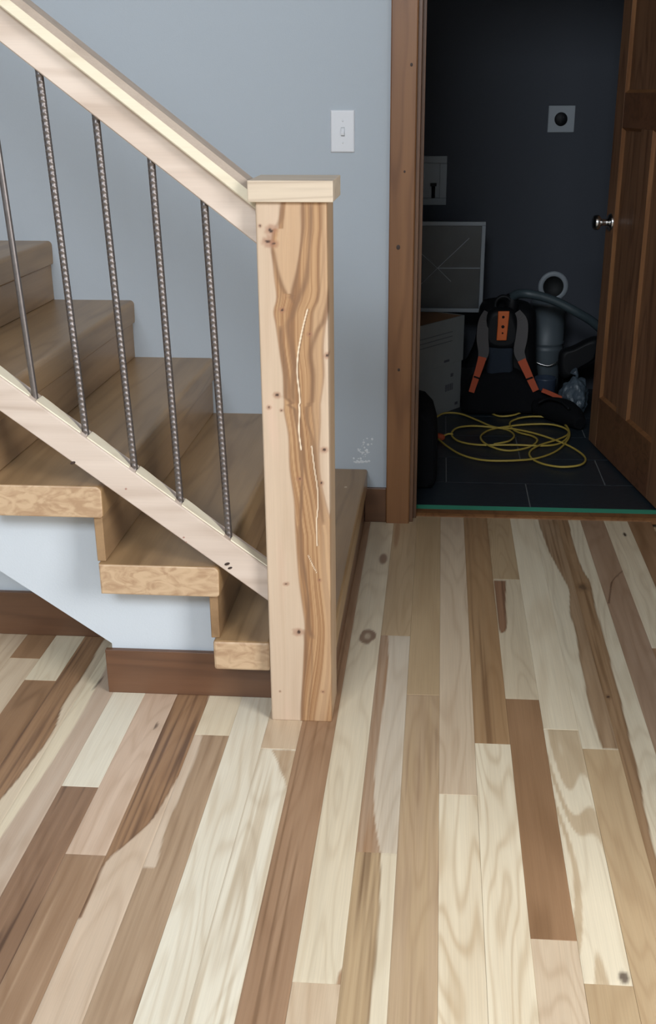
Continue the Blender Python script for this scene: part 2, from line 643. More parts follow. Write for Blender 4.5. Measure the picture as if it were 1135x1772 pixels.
# k=0 wide pale board with two round pin knots
k0a, k0b = fpt(663, 967), fpt(636, 1101)
y0 = Yr(545, 1701)
painted_plank(0, y0, YW, lambda x, y, P=heartpaint(CREAM, BROWN, DARK, off=1, left=[(0, 9), (9, 9)]): (
    lambda c: mixc(mixc(c, (.30, .20, .13), 1.0 * (1 - ss(.55, 1, math.hypot((x - k0a[0]) / .016, (y - k0a[1]) / .055)))),
                   (.28, .185, .12), 1.0 * (1 - ss(.8, 1.0, math.hypot((x - k0b[0]) / .022, (y - k0b[1]) / .05) + (streaky(x, y, 60, 25, 2) - .5) * .5)) * (.45 + .55 * ss(.2, .5, math.hypot((x - k0b[0]) / .022, (y - k0b[1]) / .05)))))(
        mixc(P(x, y), BROWN, ss(.0, .004, x - interp([(0, .1), (1.39, -.136), (1.44, -.132), (1.47, -.12), (9, .2)], y)) * .9 if y < 1.48 else 0)))
plank(0, YB, y0, 'P', .8, 15)
# k=1
ya, yb = Yr(690, 1100), Yr(645, 1475)
bp = fpt(689, 922)
painted_plank(1, ya, YT, lambda x, y: mixc(mixc(CREAM_D, TAN, .3 + .5 * streaky(x, y, 40, 2, 5)), BROWN, .75 * (1 - ss(.6, 1.1, math.hypot((x - bp[0] + .004) / .010, (y - bp[1]) / .16)))))
painted_plank(1, yb, ya, heartpaint((.66, .565, .44), (.42,.29,.19), BROWN, right=fcurve([(672, 1098), (671, 1160), (662, 1230), (650, 1320), (647, 1390), (650, 1430), (658, 1476)]), off=7, spare='full'))
painted_plank(1, .55, yb, heartpaint(CREAM, TAN, (.17, .095, .045), right=fcurve([(660, 1473), (655, 1600), (647, 1690), (641, 1740), (636, 1790), (600, 2000)]), off=8, spare='full'))
plank(1, YB, .55, 'T')
# k=2
y0 = Yr(730, 1202)
plank(2, y0, YT, 'T', .35, 4); STY['x'] = STY['T']
painted_plank(2, .7, y0, lambda x, y: mixc(mixc(PINK_D, TAN, streaky(x, y, 70, 2.2, 4)), (.30, .19, .115), .5 * ss(.55, .75, streaky(x, y, 120, 3, 41))))
plank(2, YB, .7, 'C')
# k=3
y0 = Yr(795, 1375)
plank(3, y0, YT, 'P', .8, 11)
plank(3, .9, y0, 'C', 1.05, 13)
plank(3, YB, .9, 'T')
# k=4
y0 = Yr(850, 1287)
painted_plank(4, y0, YT, lambda x, y: mixc(mixc((.36, .21, .10), (.43, .28, .15), streaky(x, y, 90, 1.0, 6)), (.19, .10, .045), ss(.55, .72, streaky(x, y, 130, .7, 61)) * (.35 + .4 * ss(3.2, 2.5, y))))
plank(4, .75, y0, 'C', 1.0, 14)
plank(4, YB, .75, 'W')
# k=5
ya, yb, yc = Yr(870, 1002), Yr(905, 1210), Yr(955, 1626)
plank(5, ya, YT, 'T', .7, 16)
rl = fcurve([(854, 1004), (858, 1040), (862, 1080), (866, 1096)])
rr_ = fcurve([(875, 1004), (875, 1050), (877, 1085), (870, 1096)])
painted_plank(5, yb, ya, heartpaint(mixc(CREAM, TAN, .35), (.31, .17, .095), (.15, .075, .04), left=rl, right=rr_, off=12))
plank(5, yc, yb, 'B', .8, 5)
plank(5, .3, yc, 'P', .85, 14)
plank(5, YB, .3, 'C')
# k=6
ya, yb = Yr(960, 1262), Yr(1050, 1704)
plank(6, ya, YT, 'C', .55, 4)
kn = fpt(1081, 1699)
painted_plank(6, yb, ya, lambda x, y: mixc(mixc(CREAM, CREAM_D, ss(.45, .7, .5 + .5 * math.sin(70 * (x + .04 * math.sin(y * 3.1)) + 9 * noise.noise(Vector((x * 14, y * 1.6, 3))) * 2)) * .9), KN, .85 * (1 - ss(.5, 1, math.hypot((x - kn[0]) / .011, (y - kn[1] - .01) / .018)))))
plank(6, YB, yb, 'T', .5)
# k=7, k=8: one heart streak wanders across both boards
HL = [(930, 898), (948, 950), (966, 985), (984, 1020), (986, 1060), (995, 1090), (1005, 1150), (1022, 1230), (1042, 1296)]
HR = [(983, 898), (992, 940), (1008, 985), (1022, 1010), (1030, 1050), (1045, 1100), (1060, 1160), (1076, 1220), (1090, 1280), (1105, 1340), (1120, 1420), (1140, 1500), (1160, 1560)]
hl, hr = fcurve(HL), fcurve(HR)
ka, kb = fpt(1008, 1016), fpt(1052, 1206)
kns = ((ka[0], ka[1], .016, .03, (.15, .09, .05)), (kb[0], kb[1], .006, .012, KN))
hp7 = heartpaint(CREAM, (.40, .27, .16), (.22, .125, .06), left=hl, right=hr, knots=kns, off=15)
y7 = Yr(1045, 1297)
painted_plank(7, y7, YT, hp7)
plank(7, .95, y7, 'T', .55, 12)
plank(7, YB, .95, 'P')
painted_plank(8, Yr(1150, 1600), YT, heartpaint(CREAM, (.36, .225, .12), (.20, .11, .05), right=hr, knots=kns, off=15))
plank(8, YB, Yr(1150, 1600), 'C')
# k=9
cr = fcurve([(1080, 985), (1060, 1005), (1056, 1025), (1053, 1045)])
painted_plank(9, 1.6, YT, lambda x, y: (lambda c, xx: mixc(c, DARK_D, .8 * (1 - ss(.0012, .0035, abs(x - xx))) if xx is not None else 0))(mixc((.42, .285, .19), (.33, .21, .13), streaky(x, y, 80, 2, 17)), interp(cr, y)))
plank(9, YB, 1.6, 'C')
# k=10
ky_ = fpt(1081, 925)
yj = Yr(1140, 1122)
painted_plank(10, yj, YT, lambda x, y: mixc(mixc(CREAM, CREAM_D, .6 * streaky(x, y, 60, 2, 19)), (.03, .015, .01), .95 * (1 - ss(.5, 1, math.hypot((x - ky_[0]) / .007, (y - ky_[1]) / .022)))))
plank(10, YB, yj, 'B')
plank(11, 2.4, YT, 'B', .7, 6)
plank(11, YB, 2.4, 'T')
# k=-1 brown board passing under the newel
painted_plank(-1, .8, YW, lambda x, y: mixc(mixc((.33, .195, .11), (.40, .255, .155), streaky(x, y, 80, 1.5, 21)), (.20, .11, .055), .8 * ss(.58, .8, streaky(x, y, 150, 1.6, 22))))
plank(-1, YB, .8, 'C')
# k=-2
y0 = Yr(490, 1296)
plank(-2, y0, 2.5, 'P', .7)
ta = [fpt(470, 1298), fpt(512, 1298), fpt(500, 1375)]
tl = fcurve([(470, 1297), (480, 1320), (492, 1350), (502, 1385)])
painted_plank(-2, .75, y0, lambda x, y: mixc(mixc(WHITE, WHITE_D, .8 * ss(.45, .62, streaky(x, y, 130, 2, 24))), mixc(TAN, BROWN, streaky(x, y, 90, 3, 9)), (ss(-.001, .002, x - interp(tl, y)) if interp(tl, y) is not None else 0) * .75))
plank(-2, YB, .75, 'T')
# k=-3
plank(-3, .85, 2.6, 'W', .9, 13)
plank(-3, YB, .85, 'P')
# k=-4
y0 = Yr(370, 1272)
plank(-4, y0, 2.6, 'C', .5)
cl = fcurve([(349, 1275), (338, 1330), (318, 1400), (290, 1440), (275, 1500), (262, 1530)])
painted_plank(-4, 1.0, y0, heartpaint((.72, .58, .44), (.44, .31, .20), (.30, .195, .115), left=fcurve([(350, 1268), (346, 1290), (325, 1345), (306, 1390), (288, 1430), (270, 1500)]), off=27, spare='full'))
plank(-4, YB, 1.0, 'G')
# k=-5 dark heart tapering out to the left, sapwood beside it
painted_plank(-5, 1.05, 2.6, heartpaint((.68, .53, .39), BROWN, DARK_D, right=fcurve([(367, 1195), (360, 1210), (340, 1290), (305, 1350), (264, 1418), (225, 1455), (185, 1490), (162, 1540), (140, 1590)]), off=29))
plank(-5, YB, 1.05, 'C')
# k=-6
y0 = Yr(152, 1479)
kk = fpt(270, 1256)
painted_plank(-6, y0, 2.6, lambda x, y: mixc(mixc((.70, .54, .41), (.60, .44, .32), streaky(x, y, 60, 2, 31)), KN, .8 * (1 - ss(.5, 1, math.hypot((x - kk[0]) / .004, (y - kk[1]) / .02)))))
painted_plank(-6, .9, y0, lambda x, y: mixc(mixc((.40, .26, .16), (.30, .18, .10), streaky(x, y, 90, 2, 33)), (.54, .38, .25), .5 * ss(.6, .75, streaky(x, y, 120, 2, 34))))
plank(-6, YB, .9, 'T')
# k=-7
y0 = Yr(140, 1361)
plank(-7, y0, 2.64, 'W', .35)
painted_plank(-7, 1.2, y0, lambda x, y: mixc(mixc((.33, .20, .12), (.22, .125, .07), streaky(x, y, 110, 2, 36)), (.09, .045, .025), .9 * ss(.62, .72, streaky(x, y, 90, 2.4, 37))))
plank(-7, YB, 1.2, 'C')
# k=-8
kk8 = fpt(170, 1182)
painted_plank(-8, 1.3, YU, lambda x, y: mixc(mixc(mixc((.60, .48, .37), (.50, .37, .27), streaky(x, y, 70, 2, 39)), CREAM, 1 - ss(0, .004, x - (-.803 - .01 * math.sin(y * 5)))), KN, .75 * (1 - ss(.5, 1, math.hypot((x - kk8[0] - (y - kk8[1]) * .1) / .004, (y - kk8[1]) / .045)))))
# k=-9 dark heart board
painted_plank(-9, 1.7, YU, heartpaint((.72, .60, .44), BROWN, DARK_D, right=fcurve([(205, 1085), (178, 1110), (150, 1160), (112, 1215), (90, 1270), (45, 1330), (0, 1385), (-60, 1450)]), off=42, spare='full'))
# k=-10
y0 = Yr(70, 1177)
plank(-10, y0, YU, 'C', .5)
plank(-10, 1.8, y0, 'B', .8)
# k=-11
y0 = Yr(45, 1139)
plank(-11, y0, YU, 'B', .5)
plank(-11, 1.9, y0, 'P', .8)
plank(-12, 1.9, YU, 'P', .8)
plank(-13, 1.9, YU, 'C', .6)
for k, yend in ((-8, 1.3), (-9, 1.7), (-10, 1.8), (-11, 1.9), (-12, 1.9), (-13, 1.9)):
    plank(k, YB, yend, rp.choice('CPTW'))
# the boards beyond the frame to both sides
for k in list(range(-30, -13)) + list(range(12, 36)):
    y = YB
    top = YU if k < -13 else YT if col_x(k + 1) < OX1 else YW
    while y < top - .01:
        n = min(top, y + rp.uniform(.6, 1.5))
        if top - n < .3: n = top
        plank(k, y, n, rp.choice('CCPPTTBWGD'), rp.uniform(.5, .9))
        y = n
# boards further back in the room, behind the camera
mb = MB(); mb.box(-4.6, 3.0, -2.5, YB, -.018, 0); mb.box(-4.6, col_x(-30), YB, YU, -.018, 0); mb.box(col_x(36), 3.0, YB, YW, -.018, 0)
o = mb.build('plank_field', wood('floor_hardwood_far', CREAM, TAN_D, 1, attr=False), floor); o['kind'] = 'stuff'

# ------------------------------------------------------------------ closet tiles
xs0 = .34
for r in range(6):
    ya_, yb_ = 3.69 + r * .3145, 3.69 + (r + 1) * .3145
    if r == 0: ya_ = 3.685
    yb_ = min(yb_, 5.5)
    off = xs0 if r % 2 == 0 else xs0 - .289
    j = -4
    while True:
        xa, xb = max(-1.0, off + j * .578), min(.93, off + (j + 1) * .578)
        j += 1
        if xb <= -1.0: continue
        if xa >= .93: break
        if xb - xa < .02: continue
        mb = MB(); mb.box(xa + .0022, xb - .0022, ya_ + .0022, yb_ - .0022, -.004, -.0015 + rp.uniform(-.0004, .0004), .0012, 1)
        o = mb.build('tile', M_tile, cfloor, loc=((xa + xb) / 2, (ya_ + yb_) / 2, 0))

# ------------------------------------------------------------------ trims: casing, jamb, threshold, tape, baseboards
mb = MB()
mb.prism([(-.151, 3.572), (-.151, 3.551), (-.148, 3.548), (-.078, 3.548), (-.0745, 3.552), (-.0745, 3.572)], 2, .0, 2.145)
mb.mi = 0
mb.box(.790, .864, 3.548, 3.572, 0, 2.145, .002)
mb.box(-.150, .863, 3.546, 3.572, 2.075, 2.15, .002)
cas = struct('trim_1', mb, M_casing)
for kx, kz, s_ in ((689, 428, .006), (712, 112, .004), (700, 297, .003), (690, 640, .004)):
    c = on(kx, kz, 1, 3.548)
    mb = MB(); mb.lathe([(s_, 0), (s_ * .8, .0005), (.0002, .0003)], Matrix.Translation(c) @ Matrix.Rotation(math.pi / 2, 4, 'X') @ Matrix.Diagonal((1, 1.25, 1, 1)), 12)
    mb.build('knot', M_knot, cas)
mb = MB()
mb.box(-.075, OX0, 3.566, 3.70, 0, OZ, .001)
mb.box(OX1, OX1 + .012, 3.566, 3.70, 0, OZ, .001)
mb.box(-.075, OX1 + .012, 3.566, 3.70, OZ, OZ + .012, .001)
mb.box(OX0, OX0 + .011, 3.605, 3.640, 0, OZ, .001)      # door stop
struct('trim_2', mb, M_stain)
mb = MB(); mb.prism([(3.622, -.01), (3.622, .004), (3.634, .008), (3.676, .008), (3.684, .003), (3.684, -.01)], 0, OX0, OX1)
struct('trim_3', mb, M_casing)
mb = MB(); mb.box(OX0 + .001, OX1 - .001, 3.677, 3.735, .0012, .0022)
tag(mb.build('masking_tape', M_tape), 'strip of green masking tape along the dark tile at the closet threshold', 'tape')
# baseboard between stair and door casing
mb = MB(); mb.box(-.222, -.151, 3.556, 3.571, 0, .118, .002)
struct('baseboard_back', mb, M_stain_x)
mb = MB(); mb.box(OX1 + .09, 3.0, 3.556, 3.571, 0, .118, .002)
struct('baseboard_right', mb, M_stain_x)

# ------------------------------------------------------------------ staircase
RISE, RUN, XN, YN = .18, .24674, -.2145, 2.267
stair = empty('staircase', (XN, YN, 0), 'hickory staircase with thick boxy treads rising leftwards along the grey wall', 'staircase')


def part(mb, name, mat, parent, **k):
    base = parent.matrix_world.translation.copy() if False else Vector(parent.location)
    o = mb.build(name, mat)
    for v in o.data.vertices: v.co -= base
    o.parent = k.pop('under', parent)      # under: the part this sub-part belongs to
    for a, b in k.items(): o[a] = b
    return o


NT = 7
for i in range(1, NT + 1):
    xn = XN - (i - 1) * RUN
    top = i * RISE
    xb = xn - RUN - .022
    th = .072
    # bullnosed profile in x,z
    prof = [(xb, top - th), (xb, top)]
    for a in range(0, 7):
        t = math.pi / 2 * a / 6
        prof.append((xn - .013 + .013 * math.sin(t), top - .013 + .013 * math.cos(t)))
    prof += [(xn - .001, top - th + .018)]
    for a in range(1, 5):
        t = math.pi / 2 * a / 4
        prof.append((xn - .009 + .008 * math.cos(t), top - th + .008 - .008 * math.sin(t)))
    y0_, y1_ = YN, YW
    if i == 1: y0_ = YN
    mb = MB()
    rings = []
    for (yy, ins) in ((y0_, .0035), (y0_ + .0012, .001), (y0_ + .004, 0.0), (y1_, 0.0)):
        cxx, czz = (xb + xn) / 2, top - th / 2
        rings.append([(cxx + (px - cxx) * (1 - ins / (RUN / 2)), yy, czz + (pz - czz) * (1 - ins / (th / 2))) for px, pz in prof])
    if i == 1:      # notched round the newel post
        mb.prism([(xb, YN), (-.354, YN), (-.354, 2.379), (xn, 2.379), (xn, YW), (xb, YW)], 2, top - th, top, .006)
    else:
        mb.loft(rings, True, False)
    mb.bm.faces.ensure_lookup_table()
    for f in mb.bm.faces:
        f.normal_update()
        if abs(f.normal.y) > .6 and f.calc_center_median().y < 2.5: f.material_index = 1
    part(mb, 'tread', [M_tread, M_end], stair)
    # riser under this tread
    xr = xn - .009
    mb = MB(); mb.box(xr - .019, xr, 2.283 if i > 1 else 2.39, YW, (i - 1) * RISE + .0005, top - th, .0015, 1)
    part(mb, 'riser', M_riser if i > 1 else M_stain, stair)
    if i == 1:
        pass
# small putty mark on the lowest tread
c = on(598, 843, 2, RISE)
mb = MB(); mb.lathe([(.005, .0002), (.004, .0008), (.0003, .001)], Matrix.Translation(c) @ Matrix.Diagonal((1, 1.6, 1, 1)), 10)
part(mb, 'putty_spot', plain('putty', (.62, .50, .36), .7), stair, label='pale filler spot on the lowest tread')
# skirt: drywalled stringer below the near tread ends
YS = 2.352
a = on(195, 1113, 1, YS); b_ = on(0, 987, 1, YS)
sl = (b_.z - a.z) / (b_.x - a.x)


def soff(x): return a.z + sl * (x - a.x)


pts = [(-.36, .0), (a.x - .002, .0), (a.x - .002, soff(a.x)), (-2.0, soff(-2.0))]
pts += [(-2.0, NT * RISE)]
for i in range(NT, 0, -1):
    xn = XN - (i - 1) * RUN
    zt = i * RISE - .07
    x_r = xn - .030
    x_l = xn - RUN - .030
    pts += [(max(-2.0, x_l), zt), (min(x_r, -.36), zt)]
mb = MB(); mb.prism(pts, 1, YS, YS + .03)
part(mb, 'stringer', M_skirt, stair, label='pale painted drywall skirt under the tread ends')
# soffit closing the underside of the flight
mb = MB(); mb.prism([(a.x - .002, soff(a.x) - .0), (-2.0, soff(-2.0)), (-2.0, soff(-2.0) + .02), (a.x - .002, soff(a.x) + .02)], 1, YS + .03, YW - .0)
part(mb, 'soffit', M_skirt, stair)
# baseboard on the skirt front with return at the left
mb = MB(); mb.box(-.756, -.352, 2.338, YS, 0, .113, .0015)
struct('baseboard_stair', mb, M_stain_x)
# wall closing the space under the stairs, with its own baseboard
mb = MB()
ptsw = [(-4.55, 0), (-.76, 0), (-.76, soff(-.76) - .001), (-2.0, soff(-2.0) - .001), (-2.0, 2.0), (-4.55, 2.0)]
mb.prism(ptsw, 1, YU, YU + .08)
struct('wall_under_stairs', mb, M_skirt)
mb = MB(); mb.box(-4.55, -.775, YU - .014, YU, 0, .122, .002)
struct('baseboard_left', mb, M_stain_x)

# ------------------------------------------------------------------ newel post
NX0, NX1, NY0, NY1 = -.3505, -.2135, 2.238, 2.372
newel = empty('newel_post', ((NX0 + NX1) / 2, (NY0 + NY1) / 2, 0), 'square newel post of knotty cream and brown hickory with a flat cap', 'newel post')


def ncurve(p4=(), p5=()):
    out = [(400 + x / 4.054, 280 + y / 4.054) for x, y in p4] + [(400 + x / 3.056, 680 + y / 3.056) for x, y in p5]
    c = smooth_pts([on(x, y, 1, NY0) for x, y in out], 4)
    return sorted((p.z, p.x) for p in c)


HLc = ncurve([(300, 470), (287, 600), (300, 800), (320, 950), (300, 1050), (315, 1150), (340, 1350), (365, 1500), (375, 1690)],
             [(283, 100), (305, 230), (312, 400), (332, 560), (337, 700), (347, 850), (362, 1000), (385, 1150), (395, 1250), (388, 1400), (375, 1600), (370, 1735)])
HRc = ncurve([(700, 900), (668, 1060), (640, 1300), (645, 1500), (625, 1690)], [(470, 60), (470, 150), (462, 300), (472, 450), (505, 600), (535, 700), (560, 760)])
LINES = [  # (curve, half width m, strength)
    (ncurve([(352, 287), (348, 400), (312, 470)]), .0028, .6),
    (ncurve([(500, 287), (500, 500), (470, 750), (430, 930), (445, 1000)]), .0032, .75),
    (ncurve([(560, 287), (552, 550), (530, 800), (480, 950), (430, 1080), (400, 1150), (420, 1300), (440, 1450), (430, 1600), (440, 1690)]), .0042, .8),
    (ncurve([(290, 600), (330, 800), (400, 950), (440, 935)]), .0050, .75),
    (ncurve([(700, 880), (655, 1100), (600, 1200), (560, 1350), (575, 1500), (560, 1690)], [(400, 60), (402, 150), (430, 250), (445, 400), (470, 560), (490, 700)]), .0040, .8),
    (ncurve([(345, 1150), (350, 1300), (380, 1500), (390, 1690)], [(330, 60), (352, 200), (368, 300), (375, 420), (370, 560), (365, 700), (370, 850), (392, 960), (408, 1100), (410, 1230), (430, 1300)]), .0038, .9),
    (ncurve([], [(392, 1250), (400, 1400), (378, 1600), (376, 1735)]), .0035, .7),
    (ncurve([], [(425, 1300), (430, 1450), (415, 1600), (405, 1735)]), .0025, .5),
    (ncurve([], [(352, 700), (358, 850), (380, 1000), (400, 1150)]), .0022, .6),
    (ncurve([(640, 287), (640, 700), (610, 950), (600, 1000)]), .0020, .35),
]
CRACKS = [(ncurve([(535, 1035), (515, 1110), (490, 1220), (468, 1350), (462, 1480), (475, 1600), (482, 1690)], [(358, 60), (361, 100), (358, 200), (370, 300)]), .0017),
          (ncurve([], [(425, 280), (440, 400), (455, 500), (458, 600), (450, 700), (455, 810)]), .0013),
          (ncurve([], [(408, 860), (430, 910), (452, 950)]), .0010)]


def npt(x, y, z5=False):
    p = on(400 + x / 3.056, 680 + y / 3.056, 1, NY0) if z5 else on(400 + x / 4.054, 280 + y / 4.054, 1, NY0)
    return p.x, p.z


KNOTS = [(*npt(280, 480), .0062), (*npt(258, 562), .0060), (*npt(298, 575), .0045), (*npt(358, 1040), .0034), (*npt(322, 1638), .0042), (*npt(203, 450), .002),
         (*npt(200, 76, 1), .0028), (*npt(265, 92, 1), .0022), (*npt(492, 302, 1), .0042), (*npt(362, 455, 1), .0034), (*npt(478, 476, 1), .0026), (*npt(467, 990, 1), .0026),
         (*npt(355, 1265, 1), .0058), (*npt(258, 1578, 1), .0016), (*npt(485, 1580, 1), .0024), (*npt(675, 1360), .0038), (*npt(550, 1210), .003), (*npt(290, 1010, 1), .003)]
zisl0, zisl1 = npt(400, 940)[1], npt(400, 430)[1]
l1, l3 = LINES[1][0], LINES[3][0]


def newel_paint(x, z):
    xl = interp(HLc, z)
    top_z = HLc[-1][0]
    if xl is None: xl = NX0 + .045 + .12 * (z - top_z) if z > top_z else HLc[0][1]
    xr = interp(HRc, z)
    if xr is None: xr = NX1 + .02 if (z > HRc[-1][0] or z < HRc[0][0]) else NX1
    wob = (noise.noise(Vector((x * 20, z * 9, 1))) * .003)
    xlc = interp(HLc, min(max(z, HLc[0][0]), HLc[-1][0])); xrc = interp(HRc, min(max(z, HRc[0][0]), HRc[-1][0]))
    inn = ss(-.003, .002, x - xl + wob) * ss(-.004, .004, xr - x + wob)
    u = x - .6 * xlc - .4 * xrc + .03 * noise.noise(Vector((x * 9, z * 2.2, 5)))
    s = streaky(u, z, 150, 1.6, 77) * .6 + streaky(u, z, 420, 1.6, 71) * .4
    b = streaky(u, z, 34, 1.4, 78)
    sap = mixc((.62, .49, .365), (.52, .385, .275), b)
    sap = mixc(sap, (.66, .47, .36), .5 * ss(.55, .8, streaky(x, z, 30, 5, 80)))
    hea = mixc((.47, .285, .145), (.31, .16, .072), ss(.38, .62, s))
    hea = mixc(hea, (.22, .11, .052), .7 * ss(.58, .72, streaky(u, z, 95, 1.1, 93)))
    hea = mixc(hea, (.52, .35, .21), .6 * ss(.5, .75, b))
    # the paler island between two dark streaks near the top
    a1, a3 = interp(l1, z), interp(l3, z)
    if a1 is not None and z > zisl0:
        left_ = a3 if a3 is not None else xl + .006
        hea = mixc(hea, (.54, .365, .225), .85 * ss(0, .004, x - left_) * ss(0, .004, a1 - x))
    c = mixc(sap, hea, inn)
    ed = min(abs(x - xl + wob), abs(xr - x + wob))
    c = mixc(c, (.30, .17, .095), .55 * (1 - ss(0, .0035, ed)))
    for cv, wd, st in LINES:
        q = interp(cv, z)
        if q is not None:
            d = abs(x - q + wob * .8) / (wd * (1.15 + .9 * noise.noise(Vector((wd * 900, z * 14, 2)))))
            dd = min(z - cv[0][0], cv[-1][0] - z)
            c = mixc(c, (.215, .115, .060), st * (1 - ss(.1, 1.7, d)) * (.72 + .5 * streaky(x, z, 420, 7, wd * 999)) * ss(-.001, .02, dd + .008))
    for cv, wd in CRACKS:
        q = interp(cv, z)
        if q is not None:
            c = mixc(c, (.16, .08, .04), .6 * (1 - ss(.8, 1.6, abs(x - q - wd * 1.1) / wd)))
            c = mixc(c, (.90, .76, .58), .95 * (1 - ss(.4, 1.0, abs(x - q) / wd)))
    for kx, kz, kr in KNOTS:
        d = math.hypot((x - kx) / kr, (z - kz) / (kr * .8)) + noise.noise(Vector((x * 150, z * 150, 4))) * .7
        if d < 3: c = mixc(c, (.32, .15, .09), .6 * (1 - ss(1, 3, d)))
        if d < 1.0: c = mixc(c, (.06, .03, .02), (1 - ss(.5, 1.0, d)))
    return c


NH = 1.127
xs = [0, .0006, .0018, .0036] + list(np.linspace(.0055, (NX1 - NX0) - .0055, 74)) + [NX1 - NX0 - .0036, NX1 - NX0 - .0018, NX1 - NX0 - .0006, NX1 - NX0]
nzs = 470
vs, cs, fs = [], [], []
W = NX1 - NX0
cxn, cyn = newel.location.x, newel.location.y
for j in range(nzs + 1):
    z = NH * j / nzs
    for d in xs:
        e_ = min(d, W - d)
        yo = .0036 - math.sqrt(max(0, .0036 ** 2 - (.0036 - min(e_, .0036)) ** 2))
        vs.append((NX0 + d - cxn, NY0 + yo - cyn, z))
        cs.append((*newel_paint(NX0 + d, z), 1))
n1 = len(xs)
for j in range(nzs):
    for i in range(n1 - 1):
        q = j * n1 + i
        fs.append((q, q + 1, q + n1 + 1, q + n1))
# side and back faces: strips, wood tone darkened to offset how they are lit
base = len(vs)
side = []
for j in range(nzs + 1):
    z = NH * j / nzs
    row = []
    for (xx, yy, t) in ((NX1, NY0 + .05, 0), (NX1, NY0 + .10, .5), (NX1, NY1, 1), (NX0, NY1, 1), (NX0, NY0 + .10, .5), (NX0, NY0 + .05, 0)):
        row.append(len(vs))
        vs.append((xx - cxn, yy - cyn, z))
        s_ = streaky(yy, z, 60, 2.5, 90)
        cs.append((*mixc((.52, .38, .25), (.38, .24, .14), s_), 1))
    side.append(row)
for j in range(nzs):
    a_, b2 = j * n1, (j + 1) * n1
    r0 = [a_ + n1 - 1] + side[j] + [a_]
    r1 = [b2 + n1 - 1] + side[j + 1] + [b2]
    for i in range(len(r0) - 1):
        fs.append((r0[i], r0[i + 1], r1[i + 1], r1[i]))
fs.append(tuple(range(n1 - 1, -1, -1)) + tuple(reversed(side[0])))
t_ = nzs * n1
fs.append(tuple(range(t_, t_ + n1)) + tuple(side[-1]))
me = bpy.data.meshes.new('post')
me.from_pydata(vs, [], fs)
ca = me.color_attributes.new('wood_colour', 'FLOAT_COLOR', 'POINT')
ca.data.foreach_set('color', np.array(cs, dtype=np.float32).ravel())
me.materials.append(M_post_v)
for p_ in me.polygons: p_.use_smooth = len(p_.vertices) == 4 and max(p_.vertices) < base
post = bpy.data.objects.new('post', me); COL.objects.link(post); post.parent = newel
mb = MB(); mb.box(-.3625, -.2005, 2.226, 2.396, 1.127, 1.166, .0015, 2)
part(mb, 'cap', M_newelcap, newel, label='flat square cap with grey-brown horizontal grain')

# ------------------------------------------------------------------ railing
railing = empty('stair_railing', (-.36, 2.30, .3), 'pale sloping stair railing with ribbed steel rod balusters left of the newel post', 'railing')
TH = math.atan2(RISE, RUN)
TS = math.tan(TH)
XE = -.352          # meets the newel
XL = -2.0


def sloped(mb, z_lo, z_hi, y0, y1, x0=XL, x1=XE, bev=.0, prof=None):
    """a bar following the stair slope: z given at x = XE"""
    pr = prof or [(y0, z_lo), (y1, z_lo), (y1, z_hi), (y0, z_hi)]
    rings = [[(x, y, z + (XE - x) * (TSL)) for y, z in pr] for x in (x0, x1)]
    return mb.loft(rings, True, False)


# measured slopes of the two rails
pa, pb = on(0, 712, 1, 2.268), on(463, 1040, 1, 2.268)
TSL = (pa.z - pb.z) / (pb.x - pa.x)
ZB = pb.z + (pb.x - XE) * TSL
RT = .079
mb = MB()
bv = .003
sloped(mb, 0, 0, 0, 0, prof=[(2.268 + bv, ZB), (2.318 - bv, ZB), (2.318, ZB + bv), (2.318, ZB + RT), (2.268 + bv, ZB + RT), (2.268, ZB + RT - bv), (2.268, ZB + bv)])
bot = part(mb, 'bottom_rail', M_rail, railing, label='pale pinkish bottom rail with small dark knots')
for kx, kz, s_, al in ((393, 976, .0042, 1), (398, 983, .0035, 1), (126, 801, .0040, 1), (218, 846, .0028, 0), (318, 930, .0026, 0), (322, 938, .002, 0)):
    c = on(kx, kz, 1, 2.2677)
    mb = MB(); mb.lathe([(s_, 0), (s_ * .85, .0003), (.0002, .0004)], Matrix.Translation(c) @ Matrix.Rotation(-TH * .6, 4, 'Y') @ Matrix.Rotation(math.pi / 2, 4, 'X') @ Matrix.Diagonal((1.6 if al else 1, .8, 1, 1)), 9)
    o = part(mb, 'knot', M_knot if al else M_pinkknot, railing, under=bot)
pt0, pt1 = on(0, 73, 1, 2.275), on(440, 419.5, 1, 2.275)
TSL_B = TSL
TSL = (pt0.z - pt1.z) / (pt1.x - pt0.x)
ZT = pt1.z + (pt1.x - XE) * TSL
q = on(438, 357, 1, 2.262); ZC = q.z + (q.x - XE) * TSL
mb = MB()
sloped(mb, 0, 0, 0, 0, prof=[(2.275 + bv, ZT), (2.322 - bv, ZT), (2.322, ZT + bv), (2.322, ZC), (2.275, ZC), (2.275, ZT + bv)])
part(mb, 'top_rail', M_rail, railing, label='pale pinkish under rail')
mb = MB()
sloped(mb, 0, 0, 0, 0, prof=[(2.254, ZC), (2.342, ZC), (2.344, ZC + .003), (2.344, ZC + .025), (2.252, ZC + .025), (2.252, ZC + .003)])
cap_ = part(mb, 'cap_rail', M_railcap, railing, label='cream handrail cap')
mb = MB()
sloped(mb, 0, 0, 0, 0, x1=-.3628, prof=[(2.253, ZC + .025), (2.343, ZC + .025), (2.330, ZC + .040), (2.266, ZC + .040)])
part(mb, 'cap_top', M_railtop, railing, label='chamfered top strip of the handrail, its shade put into a grey brown colour')


def z_bot(x): return ZB + RT + (XE - x) * TSL_B


def z_top(x): return ZT + (XE - x) * TSL


